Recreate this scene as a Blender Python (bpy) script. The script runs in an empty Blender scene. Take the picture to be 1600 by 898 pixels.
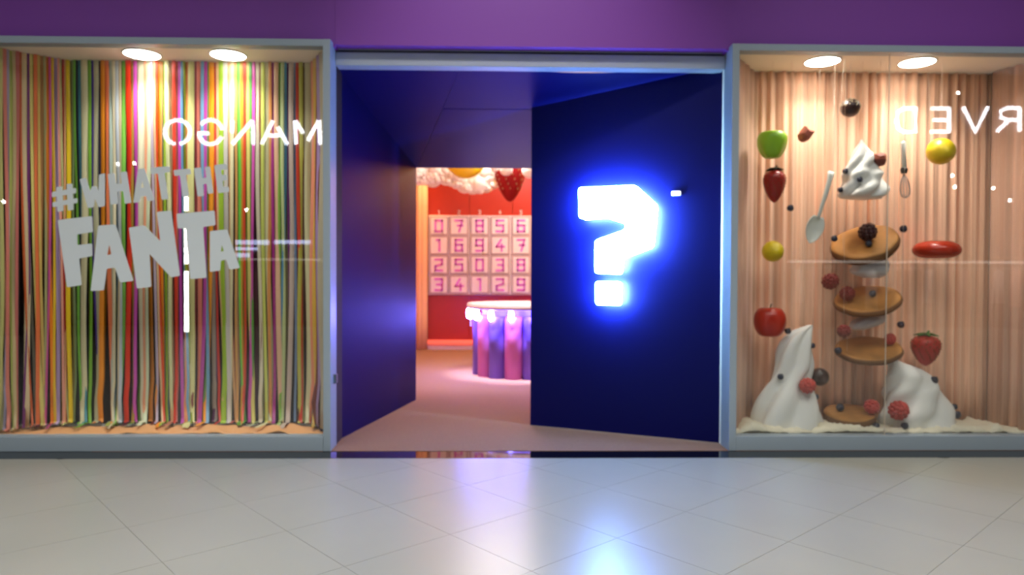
import bpy, bmesh, math, random
from mathutils import Vector, Matrix

random.seed(7)
R = math.radians
S = bpy.context.scene
COL = S.collection

# ------------------------------------------------------------------ camera
F_PX, W_PX, H_PX = 1110.0, 1600.0, 898.0
CAM = Vector((0.0, -5.31, 1.33))
YAW, PITCH, ROLL = R(1.224), R(-1.082), R(0.2227)
FWD = Vector((math.sin(YAW) * math.cos(PITCH), math.cos(YAW) * math.cos(PITCH), math.sin(PITCH)))
_r = Vector((math.cos(YAW), -math.sin(YAW), 0.0))
_u = _r.cross(FWD)
RGT = _r * math.cos(ROLL) + _u * math.sin(ROLL)
UPV = _u * math.cos(ROLL) - _r * math.sin(ROLL)
cam = bpy.data.cameras.new('camera')
cam.sensor_width = 36.0
cam.lens = 36.0 * F_PX / W_PX
cam.clip_start = 0.05
cam.dof.use_dof = True
cam.dof.focus_distance = 1.6
cam.dof.aperture_fstop = 3.6
camo = bpy.data.objects.new('camera', cam)
COL.objects.link(camo)
m = Matrix((RGT, UPV, -FWD)).transposed().to_4x4()
m.translation = CAM
camo.matrix_world = m
S.camera = camo


def ray(u, v):
    return (FWD * F_PX + RGT * (u - W_PX / 2) - UPV * (v - H_PX / 2)).normalized()


def at(u, v, Y):
    """world point on the vertical plane y = Y seen at photo pixel (u, v)"""
    d = ray(u, v)
    return CAM + d * ((Y - CAM.y) / d.y)


def at_z(u, v, z):
    d = ray(u, v)
    return CAM + d * ((z - CAM.z) / d.z)


def at_plane(u, v, p, n):
    d = ray(u, v)
    return CAM + d * ((p - CAM).dot(n) / d.dot(n))


# ------------------------------------------------------------------ view, world
S.view_settings.view_transform = 'Standard'
S.view_settings.look = 'None'
S.view_settings.exposure = 0.0
S.view_settings.gamma = 1.0
S.view_settings.use_curve_mapping = False
S.cycles.max_bounces = 10
S.cycles.transparent_max_bounces = 16
S.cycles.sample_clamp_indirect = 6.0
S.cycles.caustics_reflective = False
S.cycles.caustics_refractive = False
world = bpy.data.worlds.new('world')
S.world = world
world.use_nodes = True
world.node_tree.nodes['Background'].inputs[0].default_value = (0.9, 0.92, 1.0, 1)
world.node_tree.nodes['Background'].inputs[1].default_value = 0.05


def lamp(name, kind, loc, energy, color=(1, 1, 1), size=0.3, target=None, **kw):
    d = bpy.data.lights.new(name, kind)
    d.energy = energy
    d.color = color
    if kind == 'AREA':
        d.shape = kw.get('shape', 'RECTANGLE')
        d.size = size
        d.size_y = kw.get('size_y', size)
        if 'spread' in kw:
            d.spread = kw['spread']
    else:
        d.shadow_soft_size = size
    if kind == 'SPOT':
        d.spot_size = kw.get('spot', R(60))
        d.spot_blend = kw.get('blend', 0.6)
    o = bpy.data.objects.new(name, d)
    COL.objects.link(o)
    o.location = loc
    if target is not None:
        o.rotation_euler = (Vector(target) - Vector(loc)).to_track_quat('-Z', 'Y').to_euler()
    return o


# the mall concourse: ceiling light fields above and behind the camera
MALL_H = 5.6
lamp('concourse_light', 'AREA', (0, -3.6, MALL_H - 0.05), 295, (1.0, 1.0, 0.95), 10.0, (0, -3.6, 0), size_y=2.4, spread=R(120))
lamp('concourse_spot', 'SPOT', (0.15, -2.6, MALL_H - 0.1), 250, (1.0, 0.88, 1.0), 0.15, (0.15, 0.05, 3.25), spot=R(52), blend=1.0)
lamp('concourse_spot', 'SPOT', (2.9, -2.6, MALL_H - 0.1), 60, (1.0, 0.95, 0.98), 0.15, (3.1, 0.05, 3.3), spot=R(50), blend=1.0)


# ------------------------------------------------------------------ materials
def lin(c):
    c = c / 255.0
    return c / 12.92 if c <= 0.04045 else ((c + 0.055) / 1.055) ** 2.4


def rgb(r, g, b):
    return (lin(r), lin(g), lin(b), 1.0)


def mat(name, col, rough=0.6, metal=0.0, spec=0.5, emis=None, estr=0.0, noise=None, bump=None,
        sheen=0.0, coat=0.0, objcol=False, sss=0.0, trans=0.0):
    """noise=(scale, amount, (stretch xyz)): grain in the colour; bump=(scale, strength, stretch)"""
    M = bpy.data.materials.new(name)
    M.use_nodes = True
    nt = M.node_tree
    b = nt.nodes['Principled BSDF']
    b.inputs['Base Color'].default_value = col
    b.inputs['Roughness'].default_value = rough
    b.inputs['Metallic'].default_value = metal
    b.inputs['Specular IOR Level'].default_value = spec
    b.inputs['Sheen Weight'].default_value = sheen
    b.inputs['Coat Weight'].default_value = coat
    if sss:
        b.inputs['Subsurface Weight'].default_value = sss
        b.inputs['Subsurface Radius'].default_value = (0.05, 0.03, 0.02)
    if trans:
        b.inputs['Transmission Weight'].default_value = trans
    if emis:
        b.inputs['Emission Color'].default_value = emis
        b.inputs['Emission Strength'].default_value = estr
    src = None
    if objcol:
        oi = nt.nodes.new('ShaderNodeObjectInfo')
        nt.links.new(oi.outputs['Color'], b.inputs['Base Color'])
        src = oi.outputs['Color']
    if noise or bump:
        tc = nt.nodes.new('ShaderNodeTexCoord')
    if noise:
        mp = nt.nodes.new('ShaderNodeMapping')
        mp.inputs['Scale'].default_value = noise[2]
        nz = nt.nodes.new('ShaderNodeTexNoise')
        nz.inputs['Scale'].default_value = noise[0]
        nz.inputs['Detail'].default_value = 0.5 if noise[2][2] == 0 else 4
        nt.links.new(tc.outputs['Object'], mp.inputs[0])
        nt.links.new(mp.outputs[0], nz.inputs['Vector'])
        mr = nt.nodes.new('ShaderNodeMapRange')
        mr.inputs['From Min'].default_value = 0.3
        mr.inputs['From Max'].default_value = 0.7
        mr.inputs['To Min'].default_value = 1 - noise[1]
        mr.inputs['To Max'].default_value = 1 + noise[1]
        nt.links.new(nz.outputs['Fac'], mr.inputs['Value'])
        mx = nt.nodes.new('ShaderNodeMix')
        mx.data_type = 'RGBA'
        mx.blend_type = 'MULTIPLY'
        mx.inputs['Factor'].default_value = 1.0
        mx.inputs['A'].default_value = col
        if src:
            nt.links.new(src, mx.inputs['A'])
        nt.links.new(mr.outputs[0], mx.inputs['B'])
        nt.links.new(mx.outputs['Result'], b.inputs['Base Color'])
    if bump:
        mp = nt.nodes.new('ShaderNodeMapping')
        mp.inputs['Scale'].default_value = bump[2]
        nz = nt.nodes.new('ShaderNodeTexNoise')
        nz.inputs['Scale'].default_value = bump[0]
        nz.inputs['Detail'].default_value = 3
        nt.links.new(tc.outputs['Object'], mp.inputs[0])
        nt.links.new(mp.outputs[0], nz.inputs['Vector'])
        bp = nt.nodes.new('ShaderNodeBump')
        bp.inputs['Strength'].default_value = bump[1]
        bp.inputs['Distance'].default_value = 0.01
        nt.links.new(nz.outputs['Fac'], bp.inputs['Height'])
        nt.links.new(bp.outputs[0], b.inputs['Normal'])
    return M


def emit(name, col, strength):
    M = bpy.data.materials.new(name)
    M.use_nodes = True
    nt = M.node_tree
    nt.nodes.remove(nt.nodes['Principled BSDF'])
    e = nt.nodes.new('ShaderNodeEmission')
    e.inputs[0].default_value = col
    e.inputs[1].default_value = strength
    nt.links.new(e.outputs[0], nt.nodes['Material Output'].inputs[0])
    return M


def glass_mat():
    M = bpy.data.materials.new('window_glass')
    M.use_nodes = True
    nt = M.node_tree
    nt.nodes.remove(nt.nodes['Principled BSDF'])
    geo = nt.nodes.new('ShaderNodeNewGeometry')
    mr = nt.nodes.new('ShaderNodeMapRange')          # the same index seen from either face
    mr.inputs['To Min'].default_value = 1.6
    mr.inputs['To Max'].default_value = 1 / 1.6
    nt.links.new(geo.outputs['Backfacing'], mr.inputs['Value'])
    fr = nt.nodes.new('ShaderNodeFresnel')
    nt.links.new(mr.outputs[0], fr.inputs['IOR'])
    tr = nt.nodes.new('ShaderNodeBsdfTransparent')
    tr.inputs[0].default_value = (0.985, 0.995, 0.99, 1)
    gl = nt.nodes.new('ShaderNodeBsdfGlossy')
    gl.inputs['Roughness'].default_value = 0.0
    mx = nt.nodes.new('ShaderNodeMixShader')
    nt.links.new(fr.outputs[0], mx.inputs[0])
    nt.links.new(tr.outputs[0], mx.inputs[1])
    nt.links.new(gl.outputs[0], mx.inputs[2])
    nt.links.new(mx.outputs[0], nt.nodes['Material Output'].inputs[0])
    return M


M = {}
M['glass'] = glass_mat()
M['purple'] = mat('purple_paint', rgb(134, 66, 168), 0.55)
M['frame'] = mat('grey_frame_paint', rgb(160, 174, 184), 0.38, spec=0.5)
M['rail'] = mat('grey_rail_metal', rgb(172, 184, 194), 0.4)
M['track'] = mat('dark_track', rgb(70, 76, 82), 0.5)
M['black_stone'] = mat('black_polished_stone', rgb(12, 12, 14), 0.04, spec=0.6)
M['tile'] = mat('floor_tile', rgb(158, 157, 145), 0.28, spec=0.4, noise=(1.6, 0.035, (1, 1, 1)))
M['grout'] = mat('floor_grout', rgb(145, 144, 133), 0.5)
M['blue'] = mat('blue_paint', (0.001, 0.002, 0.075, 1), 0.48, spec=0.16)
M['blue_ceiling'] = mat('blue_ceiling_paint', (0.003, 0.004, 0.11, 1), 0.42, spec=0.16)
M['carpet'] = mat('beige_carpet', rgb(148, 114, 94), 0.95, spec=0.1, bump=(260, 0.5, (1, 1, 1)), noise=(60, 0.08, (1, 1, 1)))
M['box_white'] = mat('display_board_white', rgb(250, 240, 222), 0.7)
M['back_dark'] = mat('display_back_dark', rgb(44, 28, 26), 0.8)
M['ribbon'] = mat('satin_ribbon', (1, 1, 1, 1), 0.40, spec=0.5, objcol=True, bump=(9, 0.35, (1, 1, 0.25)))
M['peach_cloth'] = mat('peach_sand', rgb(232, 170, 112), 0.9, bump=(60, 0.4, (1, 1, 1)))
M['vinyl'] = mat('white_vinyl', rgb(226, 233, 235), 0.5)
M['curtain'] = mat('peach_sheer_curtain', rgb(248, 198, 164), 0.75, sheen=0.3, noise=(16, 0.24, (1, 0.0, 0.0)))
M['curtain_pale'] = mat('pale_peach_curtain', rgb(232, 186, 158), 0.75, sheen=0.3, noise=(11, 0.2, (1, 1, 0.0)))
M['curtain_room'] = mat('apricot_curtain', rgb(244, 196, 150), 0.8)
M['lamp_on'] = emit('downlight_lens', (1.0, 0.95, 0.86, 1), 14.0)
M['warm_lens'] = emit('warm_lens', (1.0, 0.62, 0.40, 1), 0.9)
M['lamp_ring'] = mat('white_trim', rgb(235, 232, 225), 0.4)
M['sign_white'] = emit('sign_face', (0.17, 0.38, 1.0, 1), 70.0)
M['sign_blue'] = emit('sign_halo_led', (0.28, 0.60, 1.0, 1), 330.0)
M['sign_side'] = mat('sign_side', rgb(230, 235, 245), 0.4, emis=(0.15, 0.4, 1.0, 1), estr=1.2)
M['marker_body'] = mat('marker_housing', rgb(230, 235, 245), 0.4)
M['red'] = mat('red_panel', (0.46, 0.030, 0.007, 1), 0.35, spec=0.5)
M['board'] = mat('board_white', rgb(238, 226, 220), 0.5)
M['tile_face'] = mat('number_tile', rgb(240, 232, 232), 0.45)
M['tile_rim'] = mat('number_tile_rim', rgb(190, 170, 172), 0.5)
M['digit'] = mat('magenta_digit', rgb(226, 112, 224), 0.45)
M['white_paint'] = mat('white_paint', rgb(236, 226, 220), 0.5)
M['pink_tube'] = mat('pink_light_tube', rgb(255, 120, 105), 0.4, emis=rgb(255, 120, 100), estr=0.55)
M['cotton'] = mat('white_cotton', rgb(244, 238, 228), 0.95, sheen=0.4, bump=(30, 0.9, (1, 1, 1)))
M['snow'] = mat('cream_snow', rgb(236, 226, 200), 0.85, bump=(45, 0.5, (1, 1, 1)))
M['cream'] = mat('whipped_cream', rgb(238, 235, 228), 0.5, spec=0.35)
M['greyish_cream'] = mat('pale_cream', rgb(206, 204, 206), 0.5)
M['lemon'] = mat('lemon_skin', rgb(226, 196, 18), 0.4, bump=(60, 0.25, (1, 1, 1)))
M['apple_green'] = mat('green_apple_skin', rgb(150, 198, 36), 0.42, noise=(5, 0.12, (1, 1, 0.5)))
M['apple_red'] = mat('red_apple_skin', rgb(182, 44, 24), 0.3, noise=(4, 0.35, (1, 1, 0.4)))
M['strawberry'] = mat('strawberry_skin', rgb(160, 26, 12), 0.3)
M['strawberry_big'] = mat('velvet_strawberry', rgb(132, 14, 14), 0.75, spec=0.2, bump=(14, 0.8, (1, 1, 1)))
M['strawberry_pale'] = mat('strawberry_skin_bright', rgb(184, 42, 32), 0.4)
M['seed'] = mat('strawberry_seed', rgb(120, 62, 20), 0.5)
M['leaf'] = mat('green_leaf', rgb(58, 116, 40), 0.5)
M['leaf_dark'] = mat('dark_leaf', rgb(40, 44, 22), 0.6)
M['rasp'] = mat('raspberry_red', rgb(196, 62, 52), 0.45)
M['rasp_dark'] = mat('raspberry_dark', rgb(128, 26, 26), 0.45)
M['blackberry'] = mat('blackberry', rgb(58, 18, 20), 0.35)
M['blueberry'] = mat('blueberry', rgb(34, 38, 58), 0.45)
M['choc'] = mat('dark_chocolate', rgb(52, 24, 16), 0.3, noise=(6, 0.4, (1, 1, 1)))
M['sugar'] = mat('sugar_flakes', rgb(214, 198, 160), 0.7)
M['ruby'] = mat('ruby_chocolate', rgb(176, 92, 70), 0.55)
M['ruby_dark'] = mat('brown_underside', rgb(112, 48, 34), 0.6)
M['pancake'] = mat('pancake_brown', rgb(178, 122, 58), 0.7, noise=(7, 0.22, (1, 1, 1)))
M['pancake_edge'] = mat('pancake_edge', rgb(110, 70, 30), 0.75)
M['plastic_white'] = mat('white_plastic', rgb(224, 222, 210), 0.35)
M['steel'] = mat('brushed_steel', rgb(172, 174, 176), 0.3, metal=0.9)
M['steel_dark'] = mat('dark_collar', rgb(78, 76, 74), 0.4, metal=0.5)
M['red_glaze'] = mat('red_glaze', rgb(196, 52, 24), 0.25)
M['thread'] = mat('nylon_thread', rgb(225, 205, 185), 0.4)
M['skirt_pink'] = mat('pink_skirt_tube', rgb(216, 120, 200), 0.5)
M['skirt_blue'] = mat('violet_skirt_tube', rgb(120, 92, 214), 0.5)
M['led'] = emit('counter_led', (0.17, 0.16, 1.0, 1), 190.0)
M['counter_top'] = mat('counter_top', rgb(232, 214, 210), 0.25)
M['mall_ceiling'] = mat('mall_ceiling_paint', rgb(180, 178, 174), 0.9)
M['shop_wall'] = mat('opposite_shop_wall', rgb(88, 84, 82), 0.6)
M['shop_inside'] = mat('shop_inside_wall', rgb(164, 130, 112), 0.8)
M['sign_glow'] = emit('opposite_sign_letter', (0.92, 0.93, 1.0, 1), 17.0)
M['strip_glow'] = emit('light_strip', (1.0, 0.98, 0.96, 1), 30.0)
M['blue_glow'] = emit('bluish_light_bar', (0.55, 0.62, 1.0, 1), 7.0)
for k_, c_ in (('blouse_white', (232, 224, 218)), ('blouse_pink', (224, 172, 164)), ('coat_brown', (106, 74, 62)), ('dress_grey', (150, 138, 132))):
    M[k_] = mat(k_, rgb(*c_), 0.85)
M['joint'] = mat('clear_silicone', rgb(214, 200, 180), 0.3)
M['lock'] = mat('lock_metal', rgb(120, 128, 132), 0.35, metal=0.7)


# ------------------------------------------------------------------ mesh helpers
class MB:
    def __init__(self):
        self.v, self.f = [], []

    def add(self, vs, fs):
        n = len(self.v)
        self.v += [Vector(p) for p in vs]
        self.f += [tuple(i + n for i in f) for f in fs]
        return self

    def box(self, a, b):
        x0, y0, z0 = (min(a[i], b[i]) for i in range(3))
        x1, y1, z1 = (max(a[i], b[i]) for i in range(3))
        return self.add([(x0, y0, z0), (x1, y0, z0), (x1, y1, z0), (x0, y1, z0), (x0, y0, z1), (x1, y0, z1), (x1, y1, z1), (x0, y1, z1)],
                        [(0, 3, 2, 1), (4, 5, 6, 7), (0, 1, 5, 4), (1, 2, 6, 5), (2, 3, 7, 6), (3, 0, 4, 7)])

    def hexa(self, p):
        """eight corners: bottom ring then top ring"""
        return self.add(p, [(0, 3, 2, 1), (4, 5, 6, 7), (0, 1, 5, 4), (1, 2, 6, 5), (2, 3, 7, 6), (3, 0, 4, 7)])

    def prism(self, poly, off):
        """a convex polygon pushed along off"""
        n = len(poly)
        a = [Vector(p) for p in poly]
        b = [p + Vector(off) for p in a]
        fs = [tuple(range(n)), tuple(reversed(range(n, 2 * n)))]
        fs += [(i, i + n, (i + 1) % n + n, (i + 1) % n) for i in range(n)]
        return self.add(a + b, fs)

    def rings(self, rings, cap0=True, cap1=True, closed=False):
        n = len(rings[0])
        vs = [p for r in rings for p in r]
        fs = []
        K = len(rings)
        for k in range(K if closed else K - 1):
            k2 = (k + 1) % K
            for i in range(n):
                j = (i + 1) % n
                fs.append((k * n + i, k * n + j, k2 * n + j, k2 * n + i))
        if not closed:
            if cap0:
                fs.append(tuple(reversed(range(n))))
            if cap1:
                fs.append(tuple(range((K - 1) * n, K * n)))
        return self.add(vs, fs)

    def tube(self, pts, r, n=8, closed=False):
        pts = [Vector(p) for p in pts]
        rr = r if isinstance(r, (list, tuple)) else [r] * len(pts)
        rings = []
        K = len(pts)
        ref = None
        for i, p in enumerate(pts):
            if closed:
                t = pts[(i + 1) % K] - pts[i - 1]
            else:
                t = pts[min(i + 1, K - 1)] - pts[max(i - 1, 0)]
            t.normalize()
            if ref is None:
                ref = Vector((0, 0, 1)) if abs(t.z) < 0.9 else Vector((1, 0, 0))
            a = t.cross(ref).normalized()
            b = t.cross(a).normalized()
            ref = -b if False else ref
            rings.append([p + (a * math.cos(x) + b * math.sin(x)) * rr[i] for x in [2 * math.pi * j / n for j in range(n)]])
        return self.rings(rings, closed=closed)

    def lathe(self, prof, n=24, c=(0, 0, 0), fn=None):
        """prof: (radius, z) from bottom to top"""
        c = Vector(c)
        rings = []
        for r, z in prof:
            ring = []
            for j in range(n):
                a = 2 * math.pi * j / n
                k = fn(a, z) if fn else 1.0
                ring.append(c + Vector((r * k * math.cos(a), r * k * math.sin(a), z)))
            rings.append(ring)
        return self.rings(rings)

    def sphere(self, c, r, n=16, m=10, sc=(1, 1, 1)):
        c = Vector(c)
        rings = []
        for i in range(1, m):
            p = math.pi * i / m
            rings.append([c + Vector((sc[0] * r * math.sin(p) * math.cos(a), sc[1] * r * math.sin(p) * math.sin(a), -sc[2] * r * math.cos(p)))
                          for a in [2 * math.pi * j / n for j in range(n)]])
        b = len(self.v)
        self.rings(rings, False, False)
        lo, hi = c - Vector((0, 0, sc[2] * r)), c + Vector((0, 0, sc[2] * r))
        self.v += [lo, hi]
        L, Hh = len(self.v) - 2, len(self.v) - 1
        top = b + (m - 2) * n
        for j in range(n):
            self.f.append((L, b + (j + 1) % n, b + j))
            self.f.append((Hh, top + j, top + (j + 1) % n))
        return self

    def xf(self, mtx):
        self.v = [mtx @ p for p in self.v]
        return self

    def mesh(self, name, smooth=False):
        me = bpy.data.meshes.new(name)
        me.from_pydata([tuple(p) for p in self.v], [], self.f)
        bm = bmesh.new()
        bm.from_mesh(me)
        bmesh.ops.recalc_face_normals(bm, faces=bm.faces)
        bm.to_mesh(me)
        bm.free()
        if smooth:
            me.polygons.foreach_set('use_smooth', [True] * len(me.polygons))
        return me


def origin(o):
    p = Vector((0, 0, 0))
    while o is not None:
        p = p + o.location
        o = o.parent
    return p


def obj(name, mb, material, parent=None, smooth=False, loc=None, bevel=0.0, label=None):
    """mb holds world coordinates; the object's origin is its parent's, or loc (the base of the thing)"""
    org = origin(parent) if parent is not None else Vector(loc if loc is not None else base_of(mb))
    mb.v = [p - org for p in mb.v]
    me = mb.mesh(name, smooth)
    me.materials.append(material)
    o = bpy.data.objects.new(name, me)
    COL.objects.link(o)
    if parent is not None:
        o.parent = parent
    else:
        o.location = org
    if bevel:
        b = o.modifiers.new('bevel', 'BEVEL')
        b.width = bevel
        b.segments = 3
        b.limit_method = 'ANGLE'
        b.angle_limit = R(40)
    if label:
        o['label'] = label
    return o


def base_of(mb):
    xs = [p.x for p in mb.v]; ys = [p.y for p in mb.v]; zs = [p.z for p in mb.v]
    return Vector(((min(xs) + max(xs)) / 2, (min(ys) + max(ys)) / 2, min(zs)))


def thing(name, loc, label=None, cat=None, group=None, kind=None):
    o = bpy.data.objects.new(name, None)
    o.empty_display_size = 0.05
    COL.objects.link(o)
    o.location = loc
    tag(o, label, cat, group, kind)
    return o


def tag(o, label=None, cat=None, group=None, kind=None):
    if label:
        o['label'] = label
    if cat:
        o['category'] = cat
    if group:
        o['group'] = group
    if kind:
        o['kind'] = kind
    return o


def poly_solid(loops, depth, bev=0.0):
    """2-D outlines with holes -> (verts, faces) of a solid between z = 0 and depth (bevel inside)"""
    cu = bpy.data.curves.new('tmp', 'CURVE')
    cu.dimensions = '2D'
    cu.fill_mode = 'BOTH'
    cu.extrude = depth / 2 - bev
    cu.bevel_depth = bev
    cu.bevel_resolution = 1
    cu.offset = -bev
    for lp in loops:
        s = cu.splines.new('POLY')
        s.points.add(len(lp) - 1)
        for i, p in enumerate(lp):
            s.points[i].co = (p[0], p[1], 0, 1)
        s.use_cyclic_u = True
    o = bpy.data.objects.new('tmp', cu)
    COL.objects.link(o)
    bpy.context.view_layer.update()
    me = bpy.data.meshes.new_from_object(o.evaluated_get(bpy.context.evaluated_depsgraph_get()))
    vs = [Vector((v.co.x, v.co.y, v.co.z + depth / 2)) for v in me.vertices]
    fs = [tuple(p.vertices) for p in me.polygons]
    bpy.data.objects.remove(o)
    bpy.data.curves.remove(cu)
    bpy.data.meshes.remove(me)
    return vs, fs


def rounded(loop, r, n=4):
    """round the corners of a polygon"""
    out = []
    K = len(loop)
    for i in range(K):
        p0, p, p1 = Vector(loop[i - 1]), Vector(loop[i]), Vector(loop[(i + 1) % K])
        a, b = p0 - p, p1 - p
        k = min(r, a.length * 0.45, b.length * 0.45)
        s, e = p + a.normalized() * k, p + b.normalized() * k
        for j in range(n + 1):
            t = j / n
            out.append(s * (1 - t) ** 2 + p * 2 * t * (1 - t) + e * t * t)
    return [(q.x, q.y) for q in out]


# ================================================================== SETTING
ZT = at(500, 60.9, 0).z                    # top of the window units
XL = at(510, 400, 0).x
X0, X1 = at(504.8, 400, 0).x, at(516.6, 400, 0).x      # post beside the entrance, left unit
X2, X3 = at(1140.4, 400, 0).x, at(1152.7, 400, 0).x    # post beside the entrance, right unit
XLL, XRR = at(-34, 400, 0).x, at(1640, 400, 0).x        # inner faces of the outer posts
PW = X1 - X0
Z_SILL = 0.112
Z_IN = ZT - 0.05

# ---- concourse floor with diagonal tiles
fl = thing('floor', (0, -3.0, 0), 'pale beige polished concourse floor of diagonal tiles', kind='structure')
obj('screed', MB().box((-13, -13.0, -0.10), (13, 0.0, -0.0025)), M['grout'], fl)


def clip(poly, nx, ny, d):
    out = []
    for i in range(len(poly)):
        a, b = poly[i - 1], poly[i]
        da, db = a[0] * nx + a[1] * ny - d, b[0] * nx + b[1] * ny - d
        if (da <= 0) != (db <= 0):
            t = da / (da - db)
            out.append((a[0] + (b[0] - a[0]) * t, a[1] + (b[1] - a[1]) * t))
        if db <= 0:
            out.append(b)
    return out


TS, TA = 0.60, R(41)
ca, sa = math.cos(TA), math.sin(TA)
for i in range(-20, 21):
    for j in range(-20, 21):
        g = 0.0011
        q = [(i * TS + g, j * TS + g), ((i + 1) * TS - g, j * TS + g), ((i + 1) * TS - g, (j + 1) * TS - g), (i * TS + g, (j + 1) * TS - g)]
        q = [(x * ca - y * sa + 0.1, x * sa + y * ca - 3.0) for x, y in q]
        for cl in ((0, 1, -0.2), (0, -1, 4.6), (1, 0, 5.2), (-1, 0, 5.2)):
            q = clip(q, *cl)
            if len(q) < 3:
                break
        if len(q) < 3:
            continue
        area = abs(sum(q[k - 1][0] * q[k][1] - q[k][0] * q[k - 1][1] for k in range(len(q)))) / 2
        if area < 0.002:
            continue
        obj('tile', MB().prism([(x, y, -0.0025) for x, y in q], (0, 0, 0.0025)), M['tile'], fl)
obj('floor_slab', MB().box((-13, -13.0, -0.0025), (13, -4.6, 0)), M['tile'], fl)
obj('floor_slab', MB().box((-13, -4.6, -0.0025), (-5.2, -0.2, 0)), M['tile'], fl)
obj('floor_slab', MB().box((5.2, -4.6, -0.0025), (13, -0.2, 0)), M['tile'], fl)

tag(obj('trim_1', MB().box((-13, -0.2, -0.0025), (13, 0.0, 0.001)), M['black_stone']),
    'black polished stone strip along the shopfront', kind='structure')

# ---- purple fascia
FY = 0.07
zc = at(830, 73.5, FY).z
fa = thing('wall_fascia', (0, FY, zc), 'purple painted fascia above the shopfront', kind='structure')
obj('fascia_panel', MB().box((-13, FY + 0.01, ZT - 0.03), (X1 + 0.02, FY + 0.25, MALL_H)), M['purple'], fa)
obj('fascia_panel', MB().box((X1 + 0.02, FY, zc), (X2 - 0.02, FY + 0.25, MALL_H)), M['purple'], fa)
obj('fascia_panel', MB().box((X2 - 0.02, FY + 0.01, ZT - 0.03), (13, FY + 0.25, MALL_H)), M['purple'], fa)
# plain wall beyond the window units
tag(obj('wall_outer_left', MB().box((-13, 0.02, 0), (XLL - PW, 0.3, ZT - 0.03)), M['purple']), 'purple wall left of the shopfront', kind='structure')
tag(obj('wall_outer_right', MB().box((XRR + PW, 0.02, 0), (13, 0.3, ZT - 0.03)), M['purple']), 'purple wall right of the shopfront', kind='structure')

# ---- sliding-door header over the entrance
HY = 0.16
h0, h1, h2 = at(830, 74.5, HY).z, at(830, 83.5, HY).z, at(830, 105.0, HY).z
hd = thing('trim_2', ((X1 + X2) / 2, HY, h2), 'grey metal sliding door header over the entrance', kind='structure')
obj('header_cover', MB().box((X1, HY, h2), (X2, HY + 0.12, h1 - 0.004)), M['rail'], hd, bevel=0.006)
obj('track', MB().box((X1, HY + 0.02, h1 - 0.004), (X2, HY + 0.12, h0 + 0.03)), M['track'], hd)
obj('track_lip', MB().box((X1, HY + 0.004, (h0 + h1) / 2 - 0.004), (X2, HY + 0.03, (h0 + h1) / 2 + 0.004)), M['rail'], hd)

# ---- entrance tunnel
PLf = at_z(525, 690, 0); PLb = at_z(650, 625, 0)           # left wall, front and back end on the floor
PRf = at_z(1131, 693, 0); PRb = at_z(828.5, 664.5, 0)      # right wall
tLb = at(650, 262, PLb.y).z
tRb = at(829.5, 181, PRb.y).z
tF = at(830, 104, HY + 0.12).z
YF = HY + 0.10                                             # ceiling starts behind the header
slope = (tLb - tF) / (PLb.y - YF)


def ceil_z(y):
    return tF + slope * (y - YF)


def wall_slab(name, a, b, th, side, material, label, front_y=None):
    """vertical slab through floor points a -> b, top follows the sloped ceiling"""
    d = (b - a).normalized()
    n = Vector((d.y, -d.x, 0)) * side
    if front_y is not None:
        a = a + d * ((front_y - a.y) / d.y)
    aw, bw = a + n * th, b + n * th
    up = 0.12
    mb = MB().hexa([(a.x, a.y, 0), (b.x, b.y, 0), (bw.x, bw.y, 0), (aw.x, aw.y, 0),
                    (a.x, a.y, ceil_z(a.y) + up), (b.x, b.y, ceil_z(b.y) + up), (bw.x, bw.y, ceil_z(b.y) + up), (aw.x, aw.y, ceil_z(a.y) + up)])
    return tag(obj(name, mb, material), label, kind='structure'), n


wl, nl = wall_slab('wall_left', PLf, PLb, 0.08, -1, M['blue'], 'deep blue left wall of the entrance passage', front_y=0.2)
wr, nr = wall_slab('wall_right', PRf, PRb, 0.08, 1, M['blue'], 'angled deep blue wall carrying the lit question mark')
cz = thing('ceiling', (0, 1.0, ceil_z(1.0)), 'sloping blue ceiling of the entrance passage', kind='structure')


def ceil_panel(pts, dz=0.0):
    obj('ceiling_panel', MB().prism([(x, y, ceil_z(y) + dz) for x, y in pts], (0, 0, 0.05)), M['blue_ceiling'], cz)


Ycr = PRb.y + 0.03
c0 = at_plane(722, 106, Vector((0, YF, tF)), Vector((0, -slope, 1))).x
wx = lambda y: PLf.x + (PLb.x - PLf.x) * (y - PLf.y) / (PLb.y - PLf.y)
xm = c0 + (PLb.x + 0.0 - c0) * (Ycr - YF) / (PLb.y - YF)
ceil_panel([(X1 - 0.1, YF), (c0, YF), (PLb.x, PLb.y), (PLb.x - 0.14, PLb.y)], 0.0)
ceil_panel([(c0 + 0.004, YF), (X2 + 0.1, YF), (X2 + 0.1, Ycr), (xm + 0.004, Ycr)], 0.003)
ceil_panel([(xm + 0.004, Ycr), (2.4, Ycr), (2.4, PLb.y), (PLb.x + 0.003, PLb.y)], 0.0)
tag(obj('wall_bulkhead', MB().box((-2.2, PLb.y - 0.001, tLb + 0.05), (4.6, PLb.y + 0.06, 3.6)), M['box_white']), 'bulkhead over the inner end of the passage', kind='structure')

# carpet runs from the threshold to the far wall of the room
RY = at_z(760, 546, 0).y
tag(obj('floor', MB().box((-3.0, 0.0, -0.10), (4.6, RY + 0.1, 0.004)), M['carpet']), 'beige carpet of the entrance passage and inner room', kind='structure')

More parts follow.
